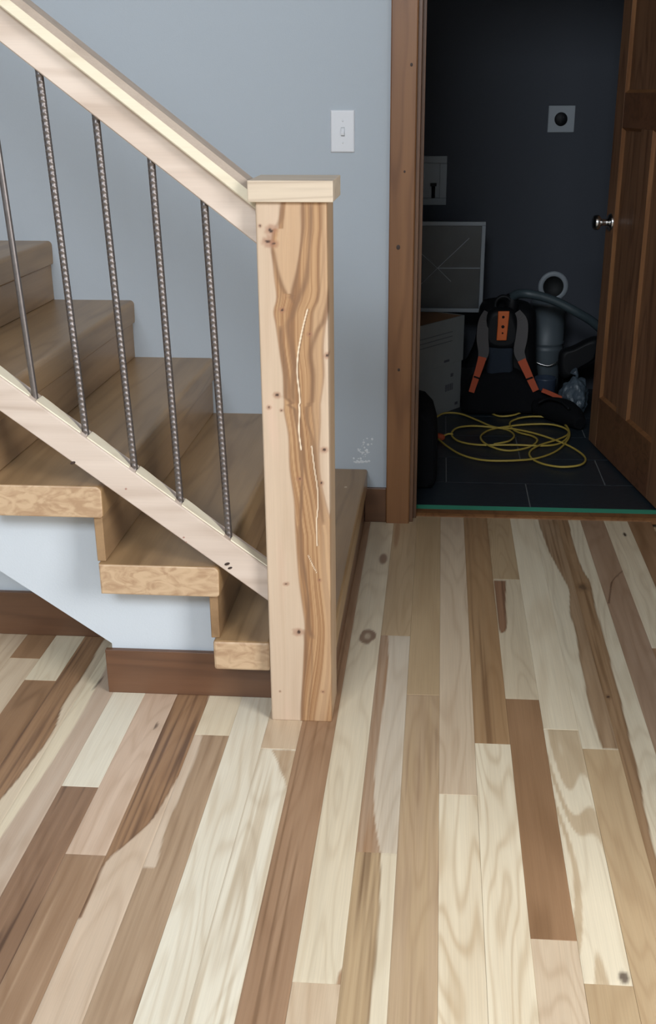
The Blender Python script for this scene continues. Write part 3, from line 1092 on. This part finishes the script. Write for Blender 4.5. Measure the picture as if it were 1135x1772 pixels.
BY = 2.292
bal_top = [(-20, 0, 0), (67, 125, 1), (165, 202, 1), (261, 276, 1), (353, 352, 1)]
bal_bot = [(63, 698), (150, 757), (234, 818), (313, 878), (397, 937)]
bx = []
for i, (bxp, byp) in enumerate(bal_bot):
    xb_ = on(bxp, byp, 1, BY).x
    if i == 0: xt_ = xb_ - .030
    else: xt_ = on(bal_top[i][0], bal_top[i][1], 1, BY).x
    bx.append((xt_, xb_))
d0 = bx[0][1] - bx[1][1]
for j in range(1, 11):
    bx.append((bx[0][0] + d0 * j, bx[0][1] + d0 * j))


def baluster(xt_, xb_, plainrod):
    p0 = Vector((xb_, BY, z_bot(xb_) - .03)); p1 = Vector((xt_, BY, z_top(xt_) + .02))
    L_ = (p1 - p0).length
    ax_ = (p1 - p0).normalized()
    X_ = Vector((0, 1, 0)).cross(ax_).normalized(); Y_ = ax_.cross(X_)
    mb = MB()
    n = 12
    pitch = .0112
    step = pitch / 7
    cnt = int(L_ / step)
    rings = []
    for i in range(cnt + 1):
        h = i * step
        r_ = []
        for k in range(n):
            th = 2 * math.pi * k / n
            if plainrod:
                rad = .0066
            else:
                ph = (h + (abs(((th / math.pi) % 1) * 2 - 1)) * .006) / pitch % 1
                rib = max(0, 1 - abs(ph - .5) / .26)
                rad = .0061 + .0017 * rib ** .7
                long_ = max(0, 1 - min(abs(math.sin(th)), 1) / .22)
                rad = max(rad, .0061 + .0015 * long_)
            r_.append(p0 + ax_ * h + (X_ * math.cos(th) + Y_ * math.sin(th)) * rad)
        rings.append(r_)
    mb.loft(rings, True, True)
    return mb


for i, (xt_, xb_) in enumerate(bx[:8]):
    b5 = part(baluster(xt_, xb_, i == 0), 'baluster', M_steel, railing)
    if i == 0: b5['label'] = 'smooth round steel rod, the only unribbed baluster'
# fillets dropped into the top of the bottom rail between the rods
ang = math.atan(TSL_B)
allb = sorted([b[1] for b in bx[:8]]) + [XE]
for xa_, xb_ in zip(allb, allb[1:]):
    x0_, x1_ = xa_ + .006, xb_ - .008
    if xb_ == XE: x1_ = XE
    rings = []
    for t in np.linspace(0, 1, 13):
        x = x0_ + (x1_ - x0_) * t
        wd = (.034 * (1 - t ** 2.4) + .012) if xb_ != XE else .030
        h = .0035
        zz = z_bot(x) - .0005
        yb2 = 2.317
        rings.append([(x, 2.2755, zz), (x, 2.2765 + wd * .86, zz), (x, 2.2765 + wd * .86, zz + h), (x, 2.2765, zz + h)])
    mb = MB(); mb.loft(rings, True, False)
    part(mb, 'fillet', M_railcap, railing)

# ------------------------------------------------------------------ light switch
c0, c1 = (-.328, 1.157), (-.255, 1.276)
sw = empty('light_switch', ((c0[0] + c1[0]) / 2, YW, (c0[1] + c1[1]) / 2), 'white toggle light switch plate on the blue-grey wall beside the door casing', 'light switch')
mb = MB()
mb.prism([(c0[0], c0[1]), (c1[0], c0[1]), (c1[0], c1[1]), (c0[0], c1[1])], 1, YW - .0062, YW)
for v in mb.bm.verts:
    if v.co.y < YW - .001:
        v.co.x += .0035 * (1 if v.co.x < sw.location.x else -1); v.co.z += .0035 * (1 if v.co.z < sw.location.z else -1)
bmesh.ops.bevel(mb.bm, geom=mb.bm.edges[:], offset=.0018, segments=2, profile=.5, affect='EDGES')
spl = part(mb, 'plate', M_white, sw)
zc = sw.location.z - .001
xc = sw.location.x + .001
mb = MB(); mb.prism([(YW - .006, zc - .011), (YW - .006, zc + .011), (YW - .0075, zc + .009), (YW - .0165, zc - .004), (YW - .0155, zc - .009)], 0, xc - .0047, xc + .0047, .0006)
tg = part(mb, 'toggle', M_white, sw)
mb = MB(); mb.box(xc - .0057, xc + .0057, YW - .0066, YW - .0058, zc - .0125, zc + .0125)
part(mb, 'toggle_slot', plain('slot_grey', (.45, .48, .52), .5), sw, under=spl)
for dz in (-.030, .030):
    mb = MB(); mb.lathe([(.0030, 0), (.0028, .0008), (.0003, .0011)], Matrix.Translation((xc, YW - .006, zc + dz)) @ Matrix.Rotation(math.pi / 2, 4, 'X'), 12)
    mb.box(xc - .0025, xc + .0025, YW - .0073, YW - .0069, zc + dz - .0004, zc + dz + .0004)
    part(mb, 'screw', M_white, sw, under=spl)

# ------------------------------------------------------------------ door leaf, open into the closet
H0 = Vector((.7616, 3.722, .010)); H1 = Vector((.6322, 4.562, .010))
DL = (H1 - H0).length
dang = math.atan2(-(H1 - H0).x, (H1 - H0).y)
door = empty('door_1', H0, kind='structure')
door.rotation_euler[2] = dang
door['label'] = 'open three panel knotty alder door swung into the dark closet'
DT = .035


def dpart(mb, name, mat, **k):
    o = mb.build(name, mat, door)
    for a_, b3 in k.items(): o[a_] = b3
    return o


# local: y along leaf from hinge, x+ = thickness away from the visible face
ST, MUL = .100, .125
HZ = 2.03
rails = [(0, .200), (1.195, 1.310), (HZ - .115, HZ)]
for ya_, yb_ in ((0, .115), (DL - ST, DL)):
    mb = MB(); mb.box(0, DT, ya_, yb_, 0, HZ, .002); dpart(mb, 'stile', M_door)
for za, zb in rails:
    mb = MB(); mb.box(.0005, DT - .0005, .115, DL - ST, za, zb, .0008)
    dpart(mb, 'rail', M_door_x)
mb = MB(); mb.box(.0005, DT - .0005, .405, .405 + MUL, .200, 1.195, .0008); dpart(mb, 'mullion', M_door)
for (ya_, yb_, za, zb) in ((.115, .405, .200, 1.195), (.405 + MUL, DL - ST, .200, 1.195), (.115, DL - ST, 1.310, HZ - .115)):
    mb = MB(); mb.box(.012, DT - .012, ya_, yb_, za, zb)
    pnl = dpart(mb, 'panel', M_door)
    # sloped sticking round the recessed panel
    mb = MB()
    b4 = .010
    for s_ in (1, -1):
        fx, px_ = (0.0006, .012) if s_ == 1 else (DT - .0006, DT - .012)
        o_ = [(ya_, za), (yb_, za), (yb_, zb), (ya_, zb)]
        i_ = [(ya_ + b4, za + b4), (yb_ - b4, za + b4), (yb_ - b4, zb - b4), (ya_ + b4, zb - b4)]
        vo = [mb.bm.verts.new((fx, *p)) for p in o_]
        vi = [mb.bm.verts.new((px_, *p)) for p in i_]
        vb_ = [mb.bm.verts.new((px_, *p)) for p in o_]
        for k in range(4):
            mb.bm.faces.new((vo[k], vo[(k + 1) % 4], vi[(k + 1) % 4], vi[k]))
            mb.bm.faces.new((vb_[k], vb_[(k + 1) % 4], vo[(k + 1) % 4], vo[k]))
            mb.bm.faces.new((vi[k], vi[(k + 1) % 4], vb_[(k + 1) % 4], vb_[k]))
    dpart(mb, 'moulding', M_casing).parent = pnl
kz = .862
ky = DL - .06
mb = MB()
Mk = Matrix.Translation((0, ky, kz)) @ Matrix.Rotation(-math.pi / 2, 4, 'Y')
mb.lathe([(.0325, 0), (.0325, .004), (.027, .010), (.014, .013), (.0115, .020), (.0115, .034), (.017, .040), (.0265, .047), (.028, .055), (.0265, .064), (.020, .068), (.0002, .069)], Mk, 28)
Mk2 = Matrix.Translation((DT, ky, kz)) @ Matrix.Rotation(math.pi / 2, 4, 'Y')
mb.lathe([(.0325, 0), (.0325, .004), (.027, .010), (.014, .013), (.0115, .034), (.0265, .047), (.028, .055), (.020, .068), (.0002, .069)], Mk2, 28)
dpart(mb, 'knob', M_chrome, label='round brushed nickel door knob')
for hz in (.2, 1.0, 1.8):
    mb = MB(); mb.lathe([(.006, -.045), (.006, .045)], Matrix.Translation((DT * .5 - .002, -.004, hz)), 10, caps=True)
    dpart(mb, 'hinge', M_chrome)

# ------------------------------------------------------------------ closet wall fittings
YC = 5.5
# dryer outlet
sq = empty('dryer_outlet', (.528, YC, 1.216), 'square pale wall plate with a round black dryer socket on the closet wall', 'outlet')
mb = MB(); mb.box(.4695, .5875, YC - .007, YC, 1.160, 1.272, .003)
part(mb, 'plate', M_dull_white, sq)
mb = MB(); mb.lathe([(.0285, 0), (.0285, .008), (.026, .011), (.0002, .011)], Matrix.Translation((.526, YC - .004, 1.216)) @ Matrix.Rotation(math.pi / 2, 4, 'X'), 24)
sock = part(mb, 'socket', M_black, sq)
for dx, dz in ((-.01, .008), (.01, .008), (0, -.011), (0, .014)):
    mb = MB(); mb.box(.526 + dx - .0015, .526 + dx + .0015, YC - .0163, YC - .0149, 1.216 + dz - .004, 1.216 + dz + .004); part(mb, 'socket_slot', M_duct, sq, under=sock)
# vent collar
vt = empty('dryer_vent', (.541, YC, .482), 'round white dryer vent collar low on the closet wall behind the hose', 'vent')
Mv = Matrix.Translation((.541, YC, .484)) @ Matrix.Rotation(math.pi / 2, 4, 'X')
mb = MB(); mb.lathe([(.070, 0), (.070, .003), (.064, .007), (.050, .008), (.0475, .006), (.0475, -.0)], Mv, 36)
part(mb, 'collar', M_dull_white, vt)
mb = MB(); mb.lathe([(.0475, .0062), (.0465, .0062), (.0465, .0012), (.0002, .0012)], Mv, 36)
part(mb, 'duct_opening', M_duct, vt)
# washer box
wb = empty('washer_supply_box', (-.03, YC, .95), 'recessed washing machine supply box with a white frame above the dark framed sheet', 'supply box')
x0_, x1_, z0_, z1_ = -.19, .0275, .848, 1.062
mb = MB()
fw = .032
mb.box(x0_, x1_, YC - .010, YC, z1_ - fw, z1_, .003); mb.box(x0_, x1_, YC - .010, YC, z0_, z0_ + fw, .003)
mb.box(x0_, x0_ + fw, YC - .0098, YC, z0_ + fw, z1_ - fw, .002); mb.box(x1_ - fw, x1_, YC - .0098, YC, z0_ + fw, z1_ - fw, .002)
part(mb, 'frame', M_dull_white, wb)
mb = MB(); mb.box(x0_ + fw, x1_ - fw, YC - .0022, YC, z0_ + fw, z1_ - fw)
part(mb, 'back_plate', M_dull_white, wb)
for vx in (-.032, -.12):
    mb = MB(); mb.tube([(vx, YC - .008, z0_ + fw), (vx, YC - .008, z0_ + .085)], .008, 10)
    v_ = part(mb, 'valve', M_black, wb)
    mb = MB(); mb.box(vx - .014, vx + .014, YC - .018, YC - .008, z0_ + .083, z0_ + .097, .002)
    part(mb, 'valve_handle', M_black, wb, under=v_)

# ------------------------------------------------------------------ framed sheet resting on the cartons
fy = 5.17
A, B_, C_, D_ = on(716, 386, 1, fy), on(841, 384, 1, fy), on(838, 541, 1, fy), on(716, 545, 1, fy)
fx0, fx1, fz0, fz1 = -.30, B_.x, C_.z, B_.z
fr = empty('framed_panel', ((fx0 + fx1) / 2, fy, fz0), 'dark dusty glass panel in a thin white frame standing on the open white carton', 'panel')
mb = MB(); t = .017
mb.box(fx0, fx1, fy, fy + .022, fz1 - t, fz1, .002); mb.box(fx0, fx1, fy, fy + .022, fz0, fz0 + t, .002)
mb.box(fx0, fx0 + t, fy, fy + .022, fz0 + t, fz1 - t, .002); mb.box(fx1 - t, fx1, fy, fy + .022, fz0 + t, fz1 - t, .002)
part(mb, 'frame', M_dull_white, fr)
mb = MB(); mb.box(fx0 + t, fx1 - t, fy + .008, fy + .014, fz0 + t, fz1 - t)
gl = part(mb, 'glass', M_glass, fr)
cc_ = on(757, 464, 1, fy + .007)
for (px_, py_, wd) in ((835, 464, .0022), (812, 412, .0014), (780, 487, .0010), (728, 438, .0009), (724, 496, .0011)):
    e_ = on(px_, py_, 1, fy + .007)
    dv = (e_ - cc_).normalized(); nn = Vector((-dv.z, 0, dv.x)) * wd
    mb = MB()
    pr4 = [(cc_.x + nn.x, cc_.z + nn.z), (cc_.x - nn.x, cc_.z - nn.z), (e_.x - nn.x, e_.z - nn.z), (e_.x + nn.x, e_.z + nn.z)]
    mb.prism(pr4, 1, fy + .0055, fy + .0085)
    part(mb, 'strut', M_dull_white, fr, under=gl)

# ------------------------------------------------------------------ cartons
FA, FB = on(754, 719.5, 2, 0), on(795.5, 704.5, 2, 0)
dirv = (FB - FA).normalized()
# lower carton: its printed face runs from near left to far right
LC = .50


def carton(name, label, z0, z1, shift, open_top, marks):
    c = empty(name, (FB.x, FB.y, z0), label, 'box', rz=math.atan2(dirv.y, dirv.x))
    # local x along printed face (0 at far right end, negative towards the room), local +y to the left
    mb = MB(); th = .005
    h = z1 - z0
    mb.box(-LC + shift, shift, 0, th, 0, h); mb.box(-LC + shift, shift, .36 - th, .36, 0, h)
    mb.box(-LC + shift, -LC + shift + th, th, .36 - th, 0, h); mb.box(shift - th, shift, th, .36 - th, 0, h)
    mb.box(-LC + shift + th, shift - th, th, .36 - th, 0, th)
    if not open_top: mb.box(-LC + shift + th, shift - th, th, .36 - th, h - th, h)
    mb.build('carton_body', M_cardw, c)
    if open_top:
        m2 = MB(); m2.box(-LC + shift + th, shift - th, th + .001, .36 - th - .001, h - .006, h - .002); m2.build('inner_flap', M_card, c)
    for (xa, xb, za, zb) in marks:
        m2 = MB(); m2.box(xa, xb, -.0012, 0, za, zb); m2.build('printed_mark', M_ink, c)
    return c


mk = []
for i in range(7): mk.append((-.125 + i * .009, -.125 + i * .009 + (.0035 if i % 2 else .0055), .095, .125))
mk += [(-.085, -.065, .155, .170), (-.045, -.022, .02, .032)]
carton('carton', 'white printed carton on the closet tile under the open white box', 0, .215, 0, False, mk)
carton('carton', 'open white box with brown inside on top of the printed carton', (.2155), fz0 - .001, .012, True, [(-.14, -.10, .012, .022)] + [(-.40, -.08, .10 + k * .02, .102 + k * .02) for k in range(3)])

# ------------------------------------------------------------------ black bag just inside the door
bg = empty('tool_bag', (-.16, 4.08, 0), 'black rounded tool bag standing behind the left door casing', 'bag')
mb = MB()
prof = []
x1_ = .000
outline = [(-.34, .0), (.0, .0), (.014, .03), (.016, .12), (.010, .20), (-.006, .255), (-.034, .285), (-.09, .297), (-.22, .297), (-.30, .28), (-.34, .22)]
rings = []
for (yy, s_) in ((3.90, .90), (3.915, .97), (3.94, 1.0), (4.20, 1.0), (4.235, .97), (4.25, .88)):
    rings.append([(-.16 + (x + .16) * s_, yy, max(0.001, .14 + (z - .14) * s_)) for x, z in outline])
mb.loft(rings, True, True)
part(mb, 'bag_body', M_fabric, bg)
mb = MB(); mb.tube(smooth_pts([(-.25, 4.07, .29), (-.23, 4.07, .34), (-.16, 4.07, .355), (-.09, 4.07, .34), (-.07, 4.07, .29)], 5), .008, 8)
part(mb, 'handle', M_black, bg)

# ------------------------------------------------------------------ backpack vacuum
VY = 5.0
vac = empty('backpack_vacuum', (.30, VY, 0), 'black backpack vacuum with grey and orange shoulder straps standing on the tile', 'vacuum')


def vp(x, y, Y=VY): return on(x, y, 1, Y)


def zc7(x, y): return 680 + x / 2.987, 440 + y / 2.987


def P7(x, y, Y=VY): return on(*zc7(x, y), 1, Y)


def blob(pts2, y0, y1, inset=.02, cen=None):
    """rounded solid with a traced outline given as Vectors (x,z), thickness y0..y1"""
    mb = MB()
    cx_ = sum(p.x for p in pts2) / len(pts2); cz_ = sum(p.z for p in pts2) / len(pts2)
    rings = []
    H_ = (y1 - y0)
    sizes = [(0, .72), (.06, .86), (.16, .95), (.34, 1.0), (.66, 1.0), (.84, .95), (.95, .86), (1, .72)]
    for t, s_ in sizes:
        rings.append([(cx_ + (p.x - cx_) * s_, y0 + H_ * t, max(.002, cz_ + (p.z - cz_) * s_)) for p in pts2])
    mb.loft(rings, True, True)
    return mb


def closed(pts, sub=4):
    pts = [Vector(p) for p in pts]
    n = len(pts); out = []
    for i in range(n):
        a, b, c, d = pts[i - 1], pts[i], pts[(i + 1) % n], pts[(i + 2) % n]
        for k in range(sub):
            t = k / sub
            out.append(.5 * (2 * b + (c - a) * t + (2 * a - 5 * b + 4 * c - d) * t * t + (3 * b - a - 3 * c + d) * t ** 3))
    return out


# canister behind the harness
body = closed([P7(x, y) for x, y in ((455, 300), (520, 262), (620, 262), (735, 300), (752, 420), (750, 560), (765, 680), (800, 790), (640, 815), (420, 815), (352, 790), (350, 620), (375, 600), (430, 480))])
part(blob(body, VY + .04, VY + .26), 'canister', M_black, vac)
base_ = closed([P7(x, y, VY - .0) for x, y in ((400, 640), (500, 600), (640, 600), (735, 680), (800, 720), (880, 760), (900, 812), (640, 822), (380, 822), (360, 760))])
part(blob(base_, VY - .05, VY + .10), 'hip_belt', M_fabric, vac)
head = closed([P7(x, y, VY) for x, y in ((500, 290), (560, 275), (620, 290), (648, 360), (655, 430), (630, 478), (560, 492), (490, 475), (465, 420), (475, 350))])
part(blob(head, VY - .035, VY + .05), 'back_pad', M_black, vac, label='black padded head of the harness')
ln = closed([P7(x, y, VY) for x, y in ((500, 470), (610, 470), (618, 540), (615, 625), (560, 635), (488, 625), (492, 540))])
part(blob(ln, VY - .03, VY + .05), 'lumbar_pad', M_navy, vac, label='navy mesh lumbar pad')
pl = [P7(x, y, VY - .040) for x, y in ((543, 294), (602, 294), (594, 370), (586, 444), (534, 444), (540, 370))]
mb = MB(); mb.prism([(p.x, p.z) for p in pl], 1, VY - .050, VY - .033, .003)
badge = part(mb, 'badge', M_orange_p, vac, label='orange control plate with three dark marks')
for (x, y, r) in ((570, 325, .006), (568, 375, .007), (566, 408, .004)):
    c = P7(x, y, VY - .050)
    mb = MB(); mb.lathe([(r, 0), (r * .8, .002), (.0002, .003)], Matrix.Translation(c) @ Matrix.Rotation(math.pi / 2, 4, 'X'), 12)
    part(mb, 'button', M_black, vac, under=badge)


def ribbon(pts, wd, th, Yo=0):
    """flat strap following points (x,y px in the harness plane), width wd"""
    ps = smooth_pts(pts, 5)
    mb = MB(); rings = []
    for i, p in enumerate(ps):
        t = (ps[min(i + 1, len(ps) - 1)] - ps[max(0, i - 1)]).normalized()
        s = Vector((0, 1, 0)).cross(t).normalized()
        w_ = wd(i / (len(ps) - 1)) if callable(wd) else wd
        n_ = t.cross(s)
        rings.append([p - s * w_ - n_ * th, p + s * w_ - n_ * th, p + s * w_ + n_ * th, p - s * w_ + n_ * th])
    mb.loft(rings, True, False)
    return mb


yy = VY - .02
part(ribbon([P7(*q, yy + dy) for q, dy in (((488, 300), .03), ((468, 350), 0), ((462, 430), -.02), ((468, 500), -.03), ((460, 545), -.03))], lambda t: .017 + .008 * math.sin(t * 3), .004), 'shoulder_strap', M_greyfab, vac)
part(ribbon([P7(*q, yy + dy) for q, dy in (((640, 300), .03), ((668, 350), 0), ((664, 430), -.02), ((652, 500), -.03), ((668, 550), -.03))], lambda t: .017 + .008 * math.sin(t * 3), .004), 'shoulder_strap', M_greyfab, vac)
part(ribbon([P7(*q, yy - .03) for q in ((462, 530), (448, 580), (428, 640), (405, 712))], lambda t: .018 - .006 * t, .005), 'shoulder_strap', M_orange, vac, label='orange lower half of the left shoulder strap')
part(ribbon([P7(*q, yy - .03) for q in ((664, 545), (690, 600), (712, 650), (738, 705))], lambda t: .018 - .004 * t, .005), 'shoulder_strap', M_orange, vac, label='orange lower half of the right shoulder strap')
part(ribbon([P7(*q, yy - .045) for q in ((770, 702), (820, 722), (878, 748))], .009, .004), 'belt_strap', M_orange, vac, label='orange strap end trailing to the right')
for q in (((418, 632), (446, 642)), ((688, 648), (722, 636))):
    mb = MB(); mb.tube([P7(*q[0], yy - .037), P7(*q[1], yy - .037)], .004, 8); part(mb, 'buckle', M_black, vac)
mb = MB(); mb.tube(smooth_pts([P7(*q, VY + .03) for q in ((532, 300), (530, 250), (555, 222), (590, 222), (612, 250), (612, 300))], 5), .009, 10)
part(mb, 'carry_handle', M_black, vac)
mb = MB(); mb.lathe([(.02, -.04), (.028, -.03), (.030, .02), (.026, .05), (.018, .055), (.0002, .056)], Matrix.Translation(P7(612, 270, VY + .05)), 18)
part(mb, 'hose_socket', M_black, vac)
# hose: ribbed tube leaving the top and curving behind the door
hp = smooth_pts([P7(612, 255, VY + .05), P7(618, 222, VY + .04), P7(650, 205, VY + .02), P7(700, 205, VY), P7(780, 222, VY), P7(860, 252, VY), P7(950, 300, VY), P7(1035, 352, VY + .02), P7(1110, 430, VY + .05), P7(1150, 540, VY + .1), P7(1155, 650, VY + .15)], 22)
mb = MB(); mb.tube(hp, lambda i: .0185 + (.0016 if i % 2 else -.0006), 14)
part(mb, 'hose', M_hose, vac, label='dark teal ribbed suction hose curving right')

# ------------------------------------------------------------------ buckets behind the vacuum
bk = empty('bucket', (.505, 5.29, 0), 'grey plastic bucket with rim rings behind the vacuum below the wall vent', 'bucket')
mb = MB()
ct = on(952, 519, 1, 5.29); zt = on(952, 522, 1, 5.29).z
mb.lathe([(.062, 0.002), (.066, .01), (.072, .22), (.078, .235), (.078, .243), (.075, .246), (.076, .258), (.081, .262), (.081, .270), (.077, .274), (.079, zt - .015), (.083, zt - .012), (.083, zt), (.079, zt), (.076, .29), (.074, .28), (.0002, .28)], Matrix.Translation((.505, 5.29, 0)), 36)
part(mb, 'bucket_body', M_bucket, bk)
mb = MB(); mb.tube(smooth_pts([(.425, 5.28, .255), (.430, 5.22, .205), (.505, 5.195, .175), (.56, 5.21, .20), (.585, 5.28, .255)], 6), .003, 8)
part(mb, 'handle', M_chrome, bk, label='wire bail handle')
# dark hand tool hanging behind the door edge
tl_ = empty('vacuum_wand', (.64, 5.12, 0), 'black floor tool and wand leaning by the closet wall behind the door', 'vacuum tool')
out = closed([P7(x, y, 5.1) for x, y in ((868, 500), (930, 478), (1030, 430), (1075, 440), (1060, 520), (1015, 560), (960, 590), (900, 640), (865, 630), (855, 560))])
mb = blob(out, 5.07, 5.15)
part(mb, 'floor_tool', M_black, tl_)
mb = MB(); mb.tube([P7(905, 600, 5.11), (.62, 5.30, .012)], .022, 14)
part(mb, 'wand', M_black, tl_)
# blue-grey bin and clear bag of water-blue plastic beside it
bn = closed([P7(x, y, 5.0) for x, y in ((866, 640), (940, 640), (946, 720), (944, 800), (870, 800), (864, 720))], 3)
mb = MB()
c0b = P7(905, 790, 5.0)
mb.lathe([(.040, .002), (.044, .01), (.048, .15), (.050, .155), (.048, .16), (.044, .16), (.042, .02), (.0002, .02)], Matrix.Translation((.487, 5.03, 0)), 24)
tag(mb.build('storage_bin', plain('navy_plastic', (.035, .05, .08), .4)), 'small navy plastic bin on the tile right of the vacuum straps', 'bin')
bgc = empty('plastic_bag', (.60, 4.95, 0), 'crumpled clear bluish plastic bag on the floor by the door edge', 'bag')
tmp = bmesh.new(); bmesh.ops.create_icosphere(tmp, subdivisions=4, radius=1)
for v in tmp.verts:
    n_ = noise.fractal(v.co * 1.8, 1.0, 2, 3) * .22
    c = v.co * (1 + n_)
    v.co = Vector((.612 + c.x * .062, 4.97 + c.y * .07, max(.003, .085 + c.z * .090)))
mb = MB(); mb.merge(tmp)
part(mb, 'bag_body', M_bag, bgc)
mb = MB(); mb.tube([(.612, 4.97, .165), (.618, 4.97, .185), (.60, 4.965, .205)], lambda i: (.012, .006, .018)[i], 8); part(mb, 'knot', M_bag, bgc)
# black satchel low on the right
sk = closed([P7(x, y, 4.72) for x, y in ((742, 730), (800, 722), (880, 742), (950, 790), (985, 835), (985, 890), (930, 900), (860, 880), (790, 842), (745, 815))])
sb = empty('satchel', (sum(p.x for p in sk) / len(sk), 4.76, 0), 'low black fabric satchel on the tile between cord and door', 'bag')
lo = min(p.z for p in sk)
rings = []
mb = MB()
pts3 = [Vector((p.x, 0, p.z)) for p in sk]
pathc = [on(925, 703, 2, .045), on(950, 706, 2, .05), on(975, 713, 2, .05), on(992, 722, 2, .045), on(1004, 733, 2, .035)]
pathc = smooth_pts(pathc, 5)
mb.tube(pathc, lambda i: .02 + .036 * math.sin(math.pi * min(1, (i + 2) / (len(pathc) + 2))), 14)
for v in mb.bm.verts: v.co.z = max(.002, v.co.z)
part(mb, 'satchel_body', M_fabric, sb)
mb = MB(); mb.tube(smooth_pts([on(930, 698, 2, .085), on(948, 690, 2, .11), on(970, 695, 2, .11), on(985, 708, 2, .09)], 6), .006, 8)
part(mb, 'carry_strap', M_black, sb)

# ------------------------------------------------------------------ yellow extension cord
cord = empty('extension_cord', (.3, 4.4, 0), 'loosely looped yellow extension cord on the dark tile floor', 'cord')
S1 = [(225, 845), (270, 830), (350, 833), (440, 862), (520, 893), (600, 905), (700, 928), (800, 955), (900, 988), (970, 1028), (995, 1068), (965, 1100), (880, 1108), (790, 1090), (722, 1060), (705, 1030), (750, 1000), (850, 965), (905, 930), (890, 885), (830, 857), (750, 848), (660, 853), (605, 872), (620, 905), (660, 930), (720, 950), (745, 972), (700, 1000), (600, 1016), (520, 1005), (465, 980), (455, 945), (505, 908), (600, 890), (700, 885), (820, 890), (900, 915), (900, 950), (850, 982), (760, 996), (640, 996), (520, 994), (420, 985), (335, 965), (302, 935), (330, 908), (400, 895), (480, 893), (580, 905), (625, 940), (600, 975), (520, 990)]
S2 = [(208, 942), (270, 990), (350, 1035), (450, 1065), (550, 1077), (650, 1075), (740, 1060), (830, 1025), (885, 985), (912, 940), (890, 890), (840, 862), (790, 845)]
S3 = [(500, 818), (550, 838), (620, 838), (690, 822), (760, 838), (790, 845)]
S4 = [(262, 942), (285, 938), (310, 940)]
for idx, sgm in enumerate((S1, S2, S3, S4)):
    ps = smooth_pts([on(*zc7(x, y), 2, .005) for x, y in sgm], 6)
    for i, p in enumerate(ps): p.z = .0052 + .0045 * (1 + math.sin(i * .21 + idx * 2)) * .9
    mb = MB(); mb.tube(ps, .0042, 8)
    part(mb, 'cable', M_yellow, cord)
pa_, pb_ = on(*zc7(225, 938), 2, .02), on(*zc7(265, 944), 2, .02)
mb = MB(); mb.tube([pa_, pa_.lerp(pb_, .3), pa_.lerp(pb_, .8), pb_], lambda i: (.014, .016, .013, .007)[i], 12)
for v in mb.bm.verts: v.co.z = max(.003, v.co.z - .003)
part(mb, 'plug', M_orange, cord, label='red orange plug end')
